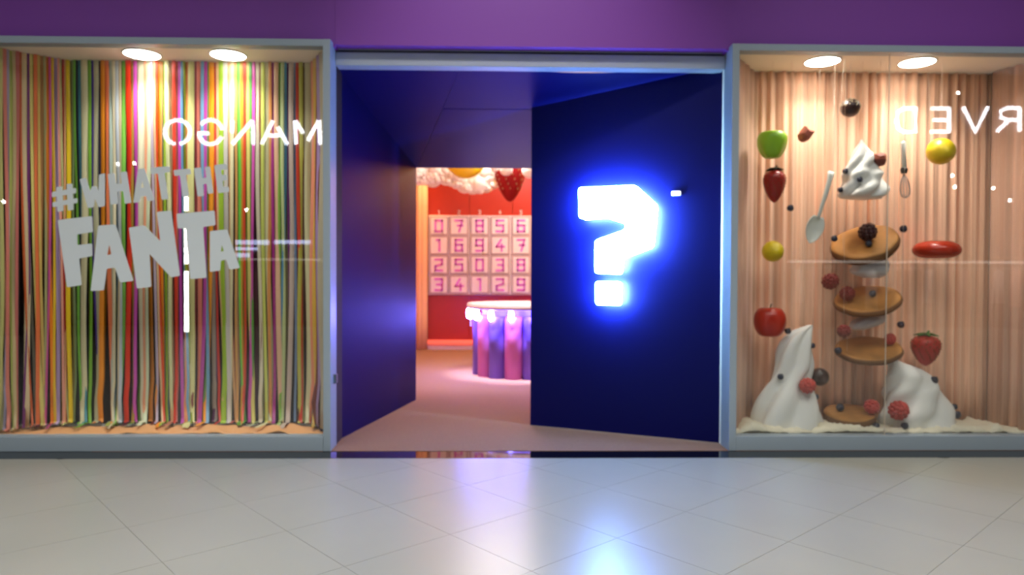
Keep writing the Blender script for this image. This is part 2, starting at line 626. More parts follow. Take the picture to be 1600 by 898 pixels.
# recessed lamp just behind the header
ld = at_plane(912, 107.5, Vector((0, YF, tF)), Vector((0, -slope, 1)))
pl_ = thing('passage_downlight', (ld.x, YF + 0.035, ceil_z(YF + 0.035)), 'long oval recessed lamp in the blue passage ceiling behind the grey header', 'ceiling lamp')
SL = Matrix.Translation(pl_.location) @ Matrix.Rotation(math.atan(slope), 4, 'X') @ Matrix.Diagonal((5.2, 0.6, 1, 1))
obj('trim_ring', MB().lathe([(0.080, -0.005), (0.086, -0.002), (0.086, 0.01)], 32).xf(SL), M['lamp_ring'], pl_, smooth=True)
obj('lens', MB().lathe([(0.06, -0.008), (0.078, -0.005)], 32).xf(SL), M['warm_lens'], pl_)

# ---- inner room
RW = 4.4
tag(obj('wall_room_left', MB().box((-2.25, PLb.y, 0), (-2.13, RY + 0.1, 3.6)), M['curtain_room']), 'left wall of the inner room', kind='structure')
tag(obj('wall_room_front', MB().box((-2.25, PLb.y - 0.08, 0), (PLb.x - 0.05, PLb.y, 3.6)), M['box_white']), 'front wall of the inner room beside the passage', kind='structure')
tag(obj('wall_room_right', MB().box((RW, 0.75, 0), (RW + 0.1, RY + 0.1, 3.6)), M['red']), 'right wall of the inner room', kind='structure')
tag(obj('wall_room_return', MB().box((PRf.x + 0.04, 0.75, 0), (RW, 0.83, 3.6)), M['box_white']), 'wall behind the right display window', kind='structure')
tag(obj('ceiling', MB().box((-2.3, PLb.y, 3.6), (RW + 0.1, RY + 0.2, 3.7)), M['box_white']), 'ceiling of the inner room', kind='structure')
tag(obj('ceiling', MB().box((-0.2, 0.75, 3.6), (RW + 0.1, PLb.y, 3.7)), M['box_white']), 'ceiling over the room behind the angled wall', kind='structure')
wb = thing('wall_back', (1.0, RY, 0), 'red panelled back wall of the inner room', kind='structure')
obj('wall_core', MB().box((-2.25, RY + 0.035, 0), (RW, RY + 0.1, 3.6)), M['red'], wb)
pxs = [-2.2] + [at(u, 400, RY).x for u in (668, 733.5, 800.5, 867, 934, 1001, 1068, 1135)] + [RW]
for a, b in zip(pxs[:-1], pxs[1:]):
    obj('panel', MB().box((a + 0.004, RY, 0.17), (b - 0.004, RY + 0.035, 3.6)), M['red'], wb, bevel=0.004)
obj('skirting', MB().box((at(664, 540, RY).x, RY - 0.05, 0), (RW, RY + 0.01, 0.075)), M['white_paint'], wb)
zt_ = at(700, 535, RY - 0.06).z
lt = MB().tube([(at(668, 535, RY - 0.06).x, RY - 0.06, zt_), (RW - 0.05, RY - 0.06, zt_)], 0.048, 12)
tag(obj('light_tube', lt, M['pink_tube'], smooth=True), 'glowing pink tube along the foot of the red wall', 'light tube')
lamp('room_warm_light', 'AREA', (2.4, 6.7, 3.3), 130, (1.0, 0.50, 0.14), 1.2, (1.0, RY, 2.4))
lamp('room_white_light', 'AREA', (0.2, 5.4, 3.5), 100, (1.0, 0.93, 0.92), 1.2, (0.2, 5.2, 0))
lamp('room_amber_light', 'SPOT', (-1.2, 6.9, 3.4), 150, (1.0, 0.56, 0.20), 0.15, (-1.5, RY - 0.7, 0), spot=R(75), blend=0.9)
lamp('room_pink_light', 'AREA', (0.0, 3.2, 3.5), 60, (1.0, 0.66, 0.50), 0.6, (0.0, 2.9, 0))
lamp('room_floor_spot', 'SPOT', (0.3, 3.2, 3.5), 430, (0.95, 0.92, 0.98), 0.1, (-0.1, 3.9, 0), spot=R(58), blend=1.0)


# ---- pleated curtains
def curtain_mesh(path, z0, z1, amp, wave, seed, nz=6, thick=0.004, bulge=0.0):
    rnd = random.Random(seed)
    pts = [Vector((p[0], p[1], 0)) for p in path]
    L = [0]
    for a, b in zip(pts[:-1], pts[1:]):
        L.append(L[-1] + (b - a).length)
    N = max(24, int(L[-1] / wave * 9))
    ph = [rnd.uniform(0, 6.28) for _ in range(4)]
    mb = MB()
    grid = []
    for k in range(nz + 1):
        t = k / nz
        row = []
        for i in range(N + 1):
            s = L[-1] * i / N
            j = max(q for q in range(len(L) - 1) if L[q] <= s + 1e-9)
            f = (s - L[j]) / (L[j + 1] - L[j])
            p = pts[j].lerp(pts[j + 1], f)
            d = (pts[j + 1] - pts[j]).normalized()
            n = Vector((d.y, -d.x, 0))
            w = s * 2 * math.pi / wave
            y = math.sin(w + 0.9 * math.sin(w * 0.37 + ph[0]) + 0.25 * (1 - t) * math.sin(w * 0.21 + ph[2]))
            y = y * (0.65 + 0.35 * math.sin(w * 0.23 + ph[1])) + 0.25 * math.sin(2.3 * w + ph[3])
            row.append(p + n * (amp * y * (1 - 0.25 * t)) + Vector((0, 0, z0 + (z1 - z0) * t)))
        grid.append(row)
    n = N + 1
    vs = [p for r in grid for p in r]
    fs = [(k * n + i, k * n + i + 1, (k + 1) * n + i + 1, (k + 1) * n + i) for k in range(nz) for i in range(N)]
    mb.add(vs, fs)
    return mb


def curtain(name, path, z0, z1, amp, wave, seed, material, label, nz=6):
    o = obj(name, curtain_mesh(path, z0, z1, amp, wave, seed, nz), material, smooth=True)
    so = o.modifiers.new('thickness', 'SOLIDIFY')
    so.thickness = 0.004
    return tag(o, label, 'curtain')


curtain('curtain', [(-2.06, 3.2), (-2.06, RY - 0.55), (-1.93, RY - 0.16), (at(668, 400, RY - 0.12).x, RY - 0.10)], 0.01, 3.55, 0.045, 0.20, 3,
        M['curtain_room'], 'apricot curtain hanging at the left of the red wall')

# ================================================================== WINDOW UNITS
DL = at_z(300, 95.5, Z_IN).y          # depth of the left box from its ceiling line
DR = at_z(1350, 113.5, Z_IN).y


def window_unit(name, xa, xb, depth, back_mat, ceil_mat, seams, label):
    w = thing(name, ((xa + xb) / 2, 0, 0), label, kind='structure')
    obj('bottom_rail', MB().box((xa, 0.0, 0.0015), (xb, 0.10, Z_SILL)), M['frame'], w, bevel=0.004)
    obj('top_rail', MB().box((xa, 0.0, Z_IN), (xb, 0.10, ZT)), M['frame'], w, bevel=0.003)
    obj('post', MB().box((xa - PW, -0.004, 0.0015), (xa, 0.19, ZT)), M['frame'], w, bevel=0.004)
    obj('post', MB().box((xb, -0.004, 0.0015), (xb + PW, 0.19, ZT)), M['frame'], w, bevel=0.004)
    xs = [xa] + seams + [xb]
    for a, b in zip(xs[:-1], xs[1:]):
        obj('pane', MB().box((a + 0.002, 0.030, Z_SILL), (b - 0.002, 0.038, Z_IN)), M['glass'], w)
    obj('display_ceiling', MB().box((xa - 0.05, 0.10, Z_IN), (xb + 0.05, depth + 0.12, Z_IN + 0.03)), ceil_mat, w)
    for a in xs[1:-1]:
        obj('pane_joint', MB().box((a - 0.0022, 0.029, Z_SILL), (a + 0.0022, 0.039, Z_IN)), M['joint'], w)
    obj('display_floor', MB().box((xa - 0.02, 0.10, Z_SILL - 0.04), (xb + 0.02, depth + 0.12, Z_SILL - 0.01)), ceil_mat, w)
    obj('back_panel', MB().box((xa - 0.05, depth + 0.09, 0.0), (xb + 0.05, depth + 0.12, Z_IN)), back_mat, w)
    obj('side_panel', MB().box((xa - 0.05, 0.19, 0), (xa - 0.03, depth + 0.12, Z_IN)), back_mat, w)
    obj('side_panel', MB().box((xb + 0.03, 0.19, 0), (xb + 0.05, depth + 0.12, Z_IN)), back_mat, w)
    return w


w1 = window_unit('window_1', XLL, X0, DL, M['back_dark'], M['box_white'], [], 'grey framed display window hung with coloured ribbons')
w2 = window_unit('window_2', X3, XRR, DR, M['box_white'], M['box_white'], [at(1386, 400, 0.03).x], 'grey framed display window with floating dessert props')
lk = at(522.5, 591, 0.12)
obj('lock', MB().box((X1 - 0.002, 0.09, lk.z - 0.035), (X1 + 0.022, 0.14, lk.z + 0.035)), M['lock'], w1, bevel=0.005)


def downlight(u, v, label, power, rad, tint=(1.0, 0.95, 0.87)):
    c = at_z(u, v, Z_IN)
    t = thing('downlight', (c.x, c.y, Z_IN), label, 'ceiling lamp', 'round lamps in the display window ceilings')
    obj('trim_ring', MB().lathe([(rad, -0.006), (rad + 0.014, -0.005), (rad + 0.016, 0.004)], 36, t.location), M['lamp_ring'], t, smooth=True)
    obj('lens', MB().lathe([(rad - 0.012, -0.012), (rad + 0.001, -0.007)], 36, t.location), M['lamp_on'], t)
    lamp('downlight_beam', 'SPOT', (c.x, c.y, Z_IN - 0.03), power, tint, 0.11, (c.x, c.y + 0.05, 0), spot=R(130), blend=0.9)


RAD = 0.128
downlight(222, 84.3, 'left one of two round lamps above the ribbons', 72, RAD, (1.0, 0.97, 0.94))
downlight(356.5, 85.5, 'right one of two round lamps above the ribbons', 72, RAD, (1.0, 0.97, 0.94))
downlight(1285, 95.5, 'left one of two round lamps above the dessert props', 62, RAD)
downlight(1433, 97, 'right one of two round lamps above the dessert props', 62, RAD)

# ---- ribbons of the left window: (left px, right px, colour) read along the top of the curtain
RIB = [(-26, -17, (216, 150, 90)), (-17, -8, (206, 128, 132)), (-8, 0, (200, 190, 140)), (0, 5, (196, 190, 120)), (5, 11, (214, 128, 112)), (11, 14.5, (172, 160, 184)), (14.5, 20, (206, 208, 112)), (20, 25, (200, 178, 132)),
       (25, 30.5, (196, 112, 104)), (30.5, 34.5, (196, 92, 40)), (34.5, 43, (216, 194, 152)), (43, 47, (120, 46, 112)), (47, 52.5, (224, 208, 120)),
       (53, 59, (232, 122, 70)), (59, 62.5, (212, 180, 100)), (62.5, 68, (204, 150, 92)), (68, 72, (170, 164, 112)), (72, 76.5, (236, 132, 26)),
       (76.5, 80, (206, 84, 150)), (80, 84.5, (226, 186, 44)), (84.5, 90, (188, 160, 200)), (90, 93.5, (226, 156, 134)), (93.5, 97, (204, 204, 136)),
       (97, 100.5, (178, 34, 22)), (100.5, 103.5, (236, 172, 120)), (103.5, 109.5, (236, 200, 24)), (109.5, 112.5, (128, 118, 50)), (112.5, 115, (140, 160, 104)),
       (115, 118.5, (120, 184, 60)), (118.5, 122.5, (16, 20, 52)), (122.5, 127, (66, 140, 152)), (127, 137, (222, 214, 170)), (137, 142, (126, 180, 48)),
       (142.5, 146.5, (84, 54, 150)), (146.5, 154, (192, 188, 152)), (154, 158, (28, 26, 58)), (158, 164, (238, 148, 22)), (164, 170, (250, 136, 84)),
       (170, 175, (188, 204, 190)), (175, 180, (226, 214, 178)), (180, 186, (200, 206, 212)), (186, 190, (216, 196, 156)), (190.5, 197, (142, 208, 84)),
       (197, 205, (226, 54, 14)), (205, 209, (176, 140, 52)), (209, 214.5, (206, 84, 180)), (215, 224.5, (226, 218, 186)), (225, 229, (236, 160, 120)),
       (229, 235, (216, 222, 186)), (235, 239, (196, 178, 196)), (239, 243, (236, 196, 150)), (243, 246.5, (232, 76, 16)), (246.5, 251, (246, 146, 10)),
       (251, 254, (226, 150, 70)), (254, 258, (160, 190, 48)), (258, 264, (226, 226, 170)), (264, 269, (232, 192, 146)), (269.5, 275, (222, 58, 14)),
       (275, 278, (232, 130, 116)), (278, 282, (196, 66, 176)), (282, 286, (110, 164, 196)), (286, 289.5, (158, 172, 36)), (289.5, 294, (226, 138, 66)),
       (294, 303, (222, 216, 146)), (304, 307.5, (134, 44, 46)), (307.5, 313.5, (226, 130, 108)), (313.5, 318.5, (120, 166, 196)), (318.5, 323.5, (190, 72, 164)),
       (323.5, 326.5, (112, 150, 76)), (326.5, 334, (246, 160, 22)), (334, 337.5, (206, 56, 40)), (337.5, 342, (232, 184, 136)), (342, 348.5, (160, 192, 46)),
       (349, 355.5, (208, 200, 190)), (355.5, 360, (234, 184, 128)), (360, 366, (232, 222, 176)), (366, 370, (214, 160, 90)), (370, 375.5, (116, 206, 76)),
       (375.5, 380, (206, 154, 40)), (380, 384.5, (214, 74, 32)), (384.5, 389.5, (216, 204, 112)), (389.5, 393.5, (92, 160, 62)), (394, 398.5, (206, 84, 168)),
       (398.5, 405, (220, 208, 180)), (405, 407.5, (138, 60, 42)), (407.5, 413, (206, 212, 104)), (413, 420, (214, 206, 156)), (420, 424.5, (214, 146, 76)),
       (424.5, 428.5, (168, 40, 132)), (428.5, 435, (222, 178, 142)), (435, 439, (132, 176, 60)), (439, 444, (190, 200, 140)), (444, 448, (84, 146, 176)),
       (448, 451.5, (116, 28, 110)), (451.5, 459, (206, 184, 168)), (459, 462, (118, 140, 170)), (462, 467.5, (206, 62, 20)), (467.5, 473.5, (190, 184, 76)),
       (473.5, 476, (92, 44, 26)), (476, 486, (210, 204, 160)), (486, 490.5, (226, 144, 116)), (490.5, 495, (216, 176, 70)), (495, 500, (168, 140, 190)), (500, 506, (186, 176, 150))]
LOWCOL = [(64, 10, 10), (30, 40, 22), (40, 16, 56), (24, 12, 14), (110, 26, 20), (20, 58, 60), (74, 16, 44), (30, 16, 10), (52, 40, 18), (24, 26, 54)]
rc = thing('ribbon_curtain', (at(250, 400, DL).x, DL, Z_SILL), 'wall of hanging multicoloured satin ribbons filling the left window', 'ribbon curtain')


def rib_y(u):
    if u < 112:
        return 0.07 + (DL - 0.07) * max(0.0, min(1.0, (u + 12) / 122)) ** 0.85
    if u > 488:
        return DL - (DL - 0.10) * ((u - 488) / 18)
    return DL


def ribbon(u0, u1, colr, dy, ztop, zbot, shrink, k):
    uc = (u0 + u1) / 2
    y = rib_y(uc) + dy
    a, b = at(u0, 150, rib_y(u0) + dy), at(u1, 150, rib_y(u1) + dy)
    wd = Vector((b.x - a.x, b.y - a.y, 0))
    c = (a + b) / 2
    nrm = Vector((wd.y, -wd.x, 0)).normalized()
    rnd = random.Random(k * 13 + 5)
    p1, p2, p3 = rnd.uniform(0, 6.28), rnd.uniform(0, 6.28), rnd.uniform(0.7, 1.7)
    drift = rnd.uniform(-0.05, 0.05)
    n = 18
    vs, fs = [], []
    for i in range(n + 1):
        t = i / n                                   # 0 top .. 1 foot
        z = ztop + (zbot - ztop) * t
        wsc = 1.06 - (1.06 - shrink) * min(1.0, t * 1.5)
        sway = drift * t * t + 0.010 * t * math.sin(p1 + t * 5 * p3)
        twist = 0.32 * math.sin(p2 + t * 4.5 * p3) * min(1, 3 * t)
        side = (wd * math.cos(twist) + nrm * wd.length * math.sin(twist) * 0.7) * 0.5 * wsc
        mid = c + wd.normalized() * sway + nrm * (0.006 * math.sin(p2 + 9 * t))
        if t > 0.93:
            mid = mid + nrm * rnd.uniform(0.0, 0.03)
        base = Vector((mid.x, mid.y, z))
        vs += [base - side, base + nrm * wd.length * 0.16, base + side]
    run, fwd, sd = rnd.uniform(0.03, min(0.24, max(0.05, y - 0.13))), Vector((0, -1, 0)), rnd.uniform(-0.3, 0.3)
    if zbot > Z_SILL + 0.03:
        run *= 0.15
    last = base
    for i in range(1, 5):                           # the foot trails forward over the floor
        q = last + (fwd + Vector((sd * i / 4, 0, 0))) * run * i / 4
        q.z = Z_SILL + (0.030 if i < 3 else 0.022) + 0.004 * rnd.random()
        vs += [q - side, q + Vector((0, 0, 0.004)), q + side]
    for i in range(n + 4):
        q = i * 3
        fs += [(q, q + 1, q + 4, q + 3), (q + 1, q + 2, q + 5, q + 4)]
    o = obj('ribbon', MB().add(vs, fs), M['ribbon'], rc, smooth=True)
    o.color = [q ** 1.06 for q in rgb(*colr)[:3]] + [1.0]


for k, (a, b, c_) in enumerate(RIB):
    rnd = random.Random(k)
    ribbon(a, b, c_, rnd.uniform(-0.012, 0.012), Z_IN - 0.002, Z_SILL + rnd.uniform(0.0, 0.07), rnd.uniform(0.85, 1.25), k)
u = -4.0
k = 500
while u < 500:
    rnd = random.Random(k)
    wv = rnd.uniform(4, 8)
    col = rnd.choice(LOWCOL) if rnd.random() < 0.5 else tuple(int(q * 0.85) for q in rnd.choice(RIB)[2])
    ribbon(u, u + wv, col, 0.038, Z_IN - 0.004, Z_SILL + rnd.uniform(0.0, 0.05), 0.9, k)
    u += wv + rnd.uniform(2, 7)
    k += 1

# sandy peach cloth heaped on the floor of the ribbon window
cl = MB()
nx_, ny_ = 90, 6
xa, xb = XLL + 0.01, X0 - 0.01
for j in range(ny_ + 1):
    for i in range(nx_ + 1):
        x = xa + (xb - xa) * i / nx_
        y = 0.105 + (DL - 0.12) * j / ny_
        uu = (x - xa) / (xb - xa)
        h = 0.006 + 0.022 * max(0, math.sin(uu * 31 + 0.6)) * (0.4 + uu) + 0.012 * math.sin(uu * 67 + j)
        if uu < 0.35:
            h *= 0.35
        h *= math.sin(math.pi * (0.25 + 0.75 * (1 - j / ny_) * 0.66))
        cl.v.append(Vector((x, y, Z_SILL - 0.008 + max(0.0, h))))
for j in range(ny_):
    for i in range(nx_):
        q = j * (nx_ + 1) + i
        cl.f.append((q, q + 1, q + nx_ + 2, q + nx_ + 1))
o = obj('floor_cloth', cl, M['peach_cloth'], smooth=True)
o.modifiers.new('thickness', 'SOLIDIFY').thickness = 0.006
tag(o, 'sandy peach cloth rumpled along the floor under the ribbons', 'cloth')

# ---- white lettering stuck on the left pane: outlines in a 3.741x view of the area from pixel (70, 230)
LET = [
    ('W', [[(203, 186), (241, 178), (264, 258), (276, 228), (302, 226), (314, 262), (317, 160), (350, 152), (350, 344), (314, 350), (293, 298), (286, 350), (252, 355)]]),
    ('H', [[(368, 156), (408, 150), (415, 215), (450, 212), (440, 146), (478, 141), (505, 325), (468, 330), (458, 255), (420, 260), (428, 330), (385, 335)]]),
    ('A', [[(545, 128), (582, 122), (640, 310), (600, 315), (592, 284), (560, 288), (556, 320), (517, 325)], [(570, 192), (579, 234), (562, 237)]]),
    ('T', [[(615, 120), (730, 110), (733, 145), (700, 148), (722, 302), (683, 307), (660, 152), (622, 158)]]),
    ('T', [[(752, 133), (850, 125), (855, 158), (825, 160), (842, 285), (805, 290), (790, 163), (757, 168)]]),
    ('H', [[(872, 122), (912, 118), (918, 180), (945, 178), (935, 115), (965, 112), (985, 268), (952, 272), (946, 212), (922, 215), (930, 285), (893, 288)]]),
    ('E', [[(990, 105), (1062, 95), (1066, 128), (1030, 132), (1034, 162), (1062, 160), (1066, 192), (1038, 195), (1042, 232), (1075, 230), (1078, 260), (1012, 268)]]),
    ('F', [[(75, 425), (275, 402), (280, 495), (188, 508), (190, 572), (275, 562), (278, 635), (200, 650), (215, 805), (130, 818)]]),
    ('A', [[(312, 458), (412, 450), (518, 780), (440, 790), (410, 702), (362, 710), (345, 835), (268, 840)], [(377, 568), (389, 626), (364, 629)]]),
    ('N', [[(492, 470), (580, 455), (675, 550), (655, 378), (738, 370), (790, 750), (738, 760), (612, 622), (622, 815), (538, 825)]]),
    ('T', [[(770, 388), (992, 370), (998, 455), (925, 465), (945, 762), (850, 770), (825, 472), (778, 475)]]),
    ('A', [[(965, 490), (1065, 480), (1140, 705), (1080, 715), (1060, 655), (1028, 662), (1025, 720), (965, 728)], [(1035, 570), (1046, 606), (1028, 609)]]),
]
HASH = [[(68, 232), (100, 228), (108, 372), (74, 378)], [(128, 215), (160, 212), (167, 365), (135, 370)],
        [(42, 262), (182, 238), (182, 268), (42, 292)], [(45, 322), (190, 297), (190, 325), (47, 350)]]
wlt = thing('window_lettering', at(215, 355, 0.026), 'white cut lettering stuck on the pane in front of the ribbons', 'lettering')


def pane_pt(p):
    q = at(70 + p[0] / 3.741, 230 + p[1] / 3.741, 0.026)
    return (q.x, q.z)


for ch, loops in LET:
    lp = [rounded([pane_pt(p) for p in L_], 0.010 if i == 0 else 0.002, 3) for i, L_ in enumerate(loops)]
    vs, fs = poly_solid(lp, 0.004)
    obj('letter', MB().add([(p.x, 0.0295 - p.z, p.y) for p in vs], fs), M['vinyl'], wlt)
hm = MB()
for i, L_ in enumerate(HASH):
    vs, fs = poly_solid([rounded([pane_pt(p) for p in L_], 0.008, 3)], 0.004)
    hm.add([(p.x, 0.0295 - p.z - 0.0004 * i, p.y) for p in vs], fs)
obj('hash_symbol', hm, M['vinyl'], wlt)

# ================================================================== QUESTION MARK SIGN
QM = [(903.8, 293), (992.7, 289.2), (1028, 321.2), (1021.4, 386.5), (975.3, 403.7), (971.7, 428.8), (929.4, 426.7), (929.4, 375.5), (976, 358.9), (977.3, 348.6), (947, 338.4), (904.8, 341.2)]
QD = [(930, 439.5), (971.4, 440.3), (971.4, 477), (930.4, 476)]
wd_ = (PRb - PRf).normalized()
wn = Vector((-wd_.y, wd_.x, 0))
if wn.y > 0:
    wn = -wn
ax = -wd_
GAP, DEP = 0.085, 0.05
pf = PRf + wn * (GAP + DEP)
qc = at_plane(950, 450, pf, wn)
qs = thing('question_mark_sign', qc, 'glowing white question mark with blue halo on the angled blue wall', 'sign')


def sign_piece(px, nm, rad):
    pts = [at_plane(u_, v_, pf, wn) for u_, v_ in px]
    loop = rounded([((p - qc).dot(ax), p.z - qc.z) for p in pts], rad, 5)

    def place(z0, z1, sc):
        cx = sum(p[0] for p in loop) / len(loop); cy = sum(p[1] for p in loop) / len(loop)
        vs, fs = poly_solid([[(p[0], p[1]) for p in (loop if sc == 1 else [(cx + (p[0] - cx) * sc, cy + (p[1] - cy) * sc) for p in loop])]], z1 - z0)
        return MB().add([qc + ax * p.x + Vector((0, 0, p.y)) + wn * (p.z + z0) for p in vs], fs)
    body = obj(nm, place(-DEP, -0.012, 1), M['sign_side'], qs)
    obj('lit_face', place(-0.012, 0.0, 1), M['sign_white'], body)
    obj('halo_light', place(-DEP - 0.012, -DEP - 0.001, 0.94), M['sign_blue'], body)


sign_piece(QM, 'hook', 0.028)
sign_piece(QD, 'dot', 0.03)
# small lit marker beside it
mk = at_plane(1057, 302, PRf, wn)
mt = thing('marker_light', mk, 'tiny white lit marker on the blue wall beside the question mark', 'marker light')
mb = MB().hexa([mk + ax * x + wn * y + Vector((0, 0, z)) for z in (-0.018, 0.018) for x, y in ((-0.036, 0.0), (0.036, 0.0), (0.036, 0.02), (-0.036, 0.02))])
obj('housing', mb, M['marker_body'], mt)
M['marker_lens'] = emit('marker_lens', (1.0, 0.95, 1.0, 1), 5.0)
for i in (-1, 0, 1):
    c_ = mk + ax * (0.022 * i) + wn * 0.022
    obj('lens', MB().sphere(c_, 0.012, 12, 8), M['marker_lens'], mt, smooth=True)

# ================================================================== INNER ROOM THINGS
# ---- number board
SEG = {'0': [[(0, 0), (1, 0), (1, 2), (0, 2), (0, 0)]], '1': [[(0.2, 2), (0.6, 2), (0.6, 0)]], '2': [[(0, 2), (1, 2), (1, 1.15), (0, 0.75), (0, 0), (1, 0)]],
       '3': [[(0, 2), (1, 2), (1, 0), (0, 0)], [(0.25, 1), (1, 1)]], '4': [[(0.65, 2), (0, 0.75), (1.1, 0.75)], [(0.75, 1.15), (0.75, 0)]],
       '5': [[(1, 2), (0, 2), (0, 1.1), (1, 1.1), (1, 0), (0, 0)]], '6': [[(1, 2), (0, 2), (0, 0), (1, 0), (1, 1.1), (0, 1.1)]],
       '7': [[(0, 2), (1, 2), (0.55, 0)], [(0.35, 1.05), (1.0, 1.05)]], '8': [[(0, 0), (1, 0), (1, 2), (0, 2), (0, 0)], [(0, 1.05), (1, 1.05)]],
       '9': [[(0, 0), (1, 0), (1, 2), (0, 2), (0, 0.95), (1, 0.95)]]}


def digit_mesh(ch, cx, cz, w, h, st, y0, y1):
    """stroke digits as bars standing proud of the tile"""
    mb = MB()
    for pl in SEG[ch]:
        P = [Vector((cx + (p[0] - 0.5) * w, 0, cz + (p[1] - 1) * h / 2)) for p in pl]
        for a, b in zip(P[:-1], P[1:]):
            d = (b - a).normalized()
            s = Vector((-d.z, 0, d.x)) * st / 2
            a2, b2 = a - d * st / 2, b + d * st / 2
            q = [a2 - s, b2 - s, b2 + s, a2 + s]
            mb.prism([(p.x, y0, p.z) for p in q], (0, y1 - y0, 0))
    return mb


BY = RY - 0.06
bl, br, bt, bb = at(669.3, 400, BY).x, at(831, 400, BY).x, at(750, 336.5, BY).z, at(750, 460.8, BY).z
nb = thing('number_board', ((bl + br) / 2, BY, bb), 'white board of twenty pink numbered tiles on the red wall', 'number board')
obj('backing', MB().box((bl, BY, bb), (br, RY - 0.001, bt)), M['board'], nb, bevel=0.006)
ROWS = ['07856', '16947', '25038', '34129']
cu = [685.8, 717.2, 749.5, 781.2, 814]
rv = [353, 383.2, 413.8, 444.4]
for r_, row in enumerate(ROWS):
    for c_, ch in enumerate(row):
        p = at(cu[c_], rv[r_], BY)
        hw = 0.168
        t_ = obj('tile', MB().box((p.x - hw, BY - 0.022, p.z - hw), (p.x + hw, BY - 0.0005, p.z + hw)), M['tile_rim'], nb, bevel=0.004)
        obj('tile_face', MB().box((p.x - hw + 0.03, BY - 0.03, p.z - hw + 0.03), (p.x + hw - 0.03, BY - 0.0225, p.z + hw - 0.03)), M['tile_face'], t_)
        obj('digit', digit_mesh(ch, p.x, p.z, 0.115, 0.19, 0.034, BY - 0.036, BY - 0.0305), M['digit'], t_)
for c_, ch in enumerate('12345'):
    p = at(cu[c_], 331.5, RY - 0.01)
    o = obj('column_number', digit_mesh(ch, p.x, p.z, 0.03, 0.062, 0.014, RY - 0.008, RY - 0.0005), M['white_paint'])
    tag(o, 'small white numeral %s on the red wall above the number board' % ['one', 'two', 'three', 'four', 'five'][c_], 'numeral', 'column numerals above the board')

# ---- cotton cloud, lemon, strawberry and balls hanging from the room ceiling
CY = RY - 1.2
RCZ = 3.6


THREADS = []


def thread(parent, p, ztop, r=0.0009, under=None):
    """noted here, strung at the end so that no thread runs through another prop"""
    THREADS.append((parent, Vector(p), ztop, r, under))


cp = at(705, 270, CY)
cloud = thing('cotton_cloud', (cp.x, CY, cp.z), 'fluffy white cotton cloud hanging above the number board', 'cloud')
rnd = random.Random(4)
puff = MB()
outl = [(655, 284), (664, 284), (673, 284), (684, 282), (694, 283), (705, 288), (716, 291), (727, 294), (738, 297), (748, 297), (758, 294), (765, 288), (770, 278), (768, 268)]
for (a, b) in outl:
    for q in range(9):
        c_ = at(a + rnd.uniform(-4, 4), b - 5 - q * 3.4 + rnd.uniform(-2, 2), CY + rnd.uniform(-0.08, 0.12))
        puff.sphere(c_, rnd.uniform(0.10, 0.16) * (0.7 if q == 0 else 1), 14, 9)
for (a, b) in outl:
    for q in range(12):
        c_ = at(a + rnd.uniform(-6, 6), b + 1.5 - rnd.uniform(0, 14), CY - 0.13 + rnd.uniform(-0.03, 0.06))
        puff.sphere(c_, rnd.uniform(0.03, 0.055), 8, 6)
obj('cotton', puff, M['cotton'], cloud, smooth=True)
thread(cloud, (cp.x, CY + 0.1, cp.z + 0.1), RCZ, r=0.003)


def lemon(name, c, r, sc, label, axis=(0, 0, 0), ztop=None, cat='lemon'):
    base = Vector(c)
    t = thing(name, base, label, cat)
    prof = []
    for i in range(1, 24):
        a = math.pi * i / 24
        rr, z = math.sin(a), -math.cos(a)
        z = z * (1.0 + 0.16 * abs(z) ** 10)
        prof.append((r * rr ** 0.95, r * z * 1.08))
    rot = Matrix.Translation(base) @ Matrix(((1, 0, 0, 0), (0, 1, 0, 0), (0, 0, 1, 0), (0, 0, 0, 1))) @ \
        Matrix.Rotation(axis[1], 4, 'Y') @ Matrix.Rotation(axis[0], 4, 'X') @ Matrix.Diagonal((sc[0], sc[1], sc[2], 1))
    obj('fruit', MB().lathe(prof, 28).xf(rot), M['lemon'], t, smooth=True)
    tip = MB().lathe([(r * 0.10, r * 1.10), (r * 0.09, r * 1.20), (r * 0.04, r * 1.24)], 12).xf(rot)
    obj('stem_nub', tip, M['lemon'], t, smooth=True)
    if ztop:
        thread(t, base + Vector((0, 0, r * 0.9)), ztop)
    return t


lp_ = at(729, 253, CY - 0.46)
lemon('lemon', lp_, 0.25, (1, 0.8, 1), 'big yellow lemon nestled in the cotton cloud', (0, R(80)), ztop=RCZ)


SBR = lambda a: 1.155 * (a ** 0.52) * (1 - a ** 4.5) ** 0.5


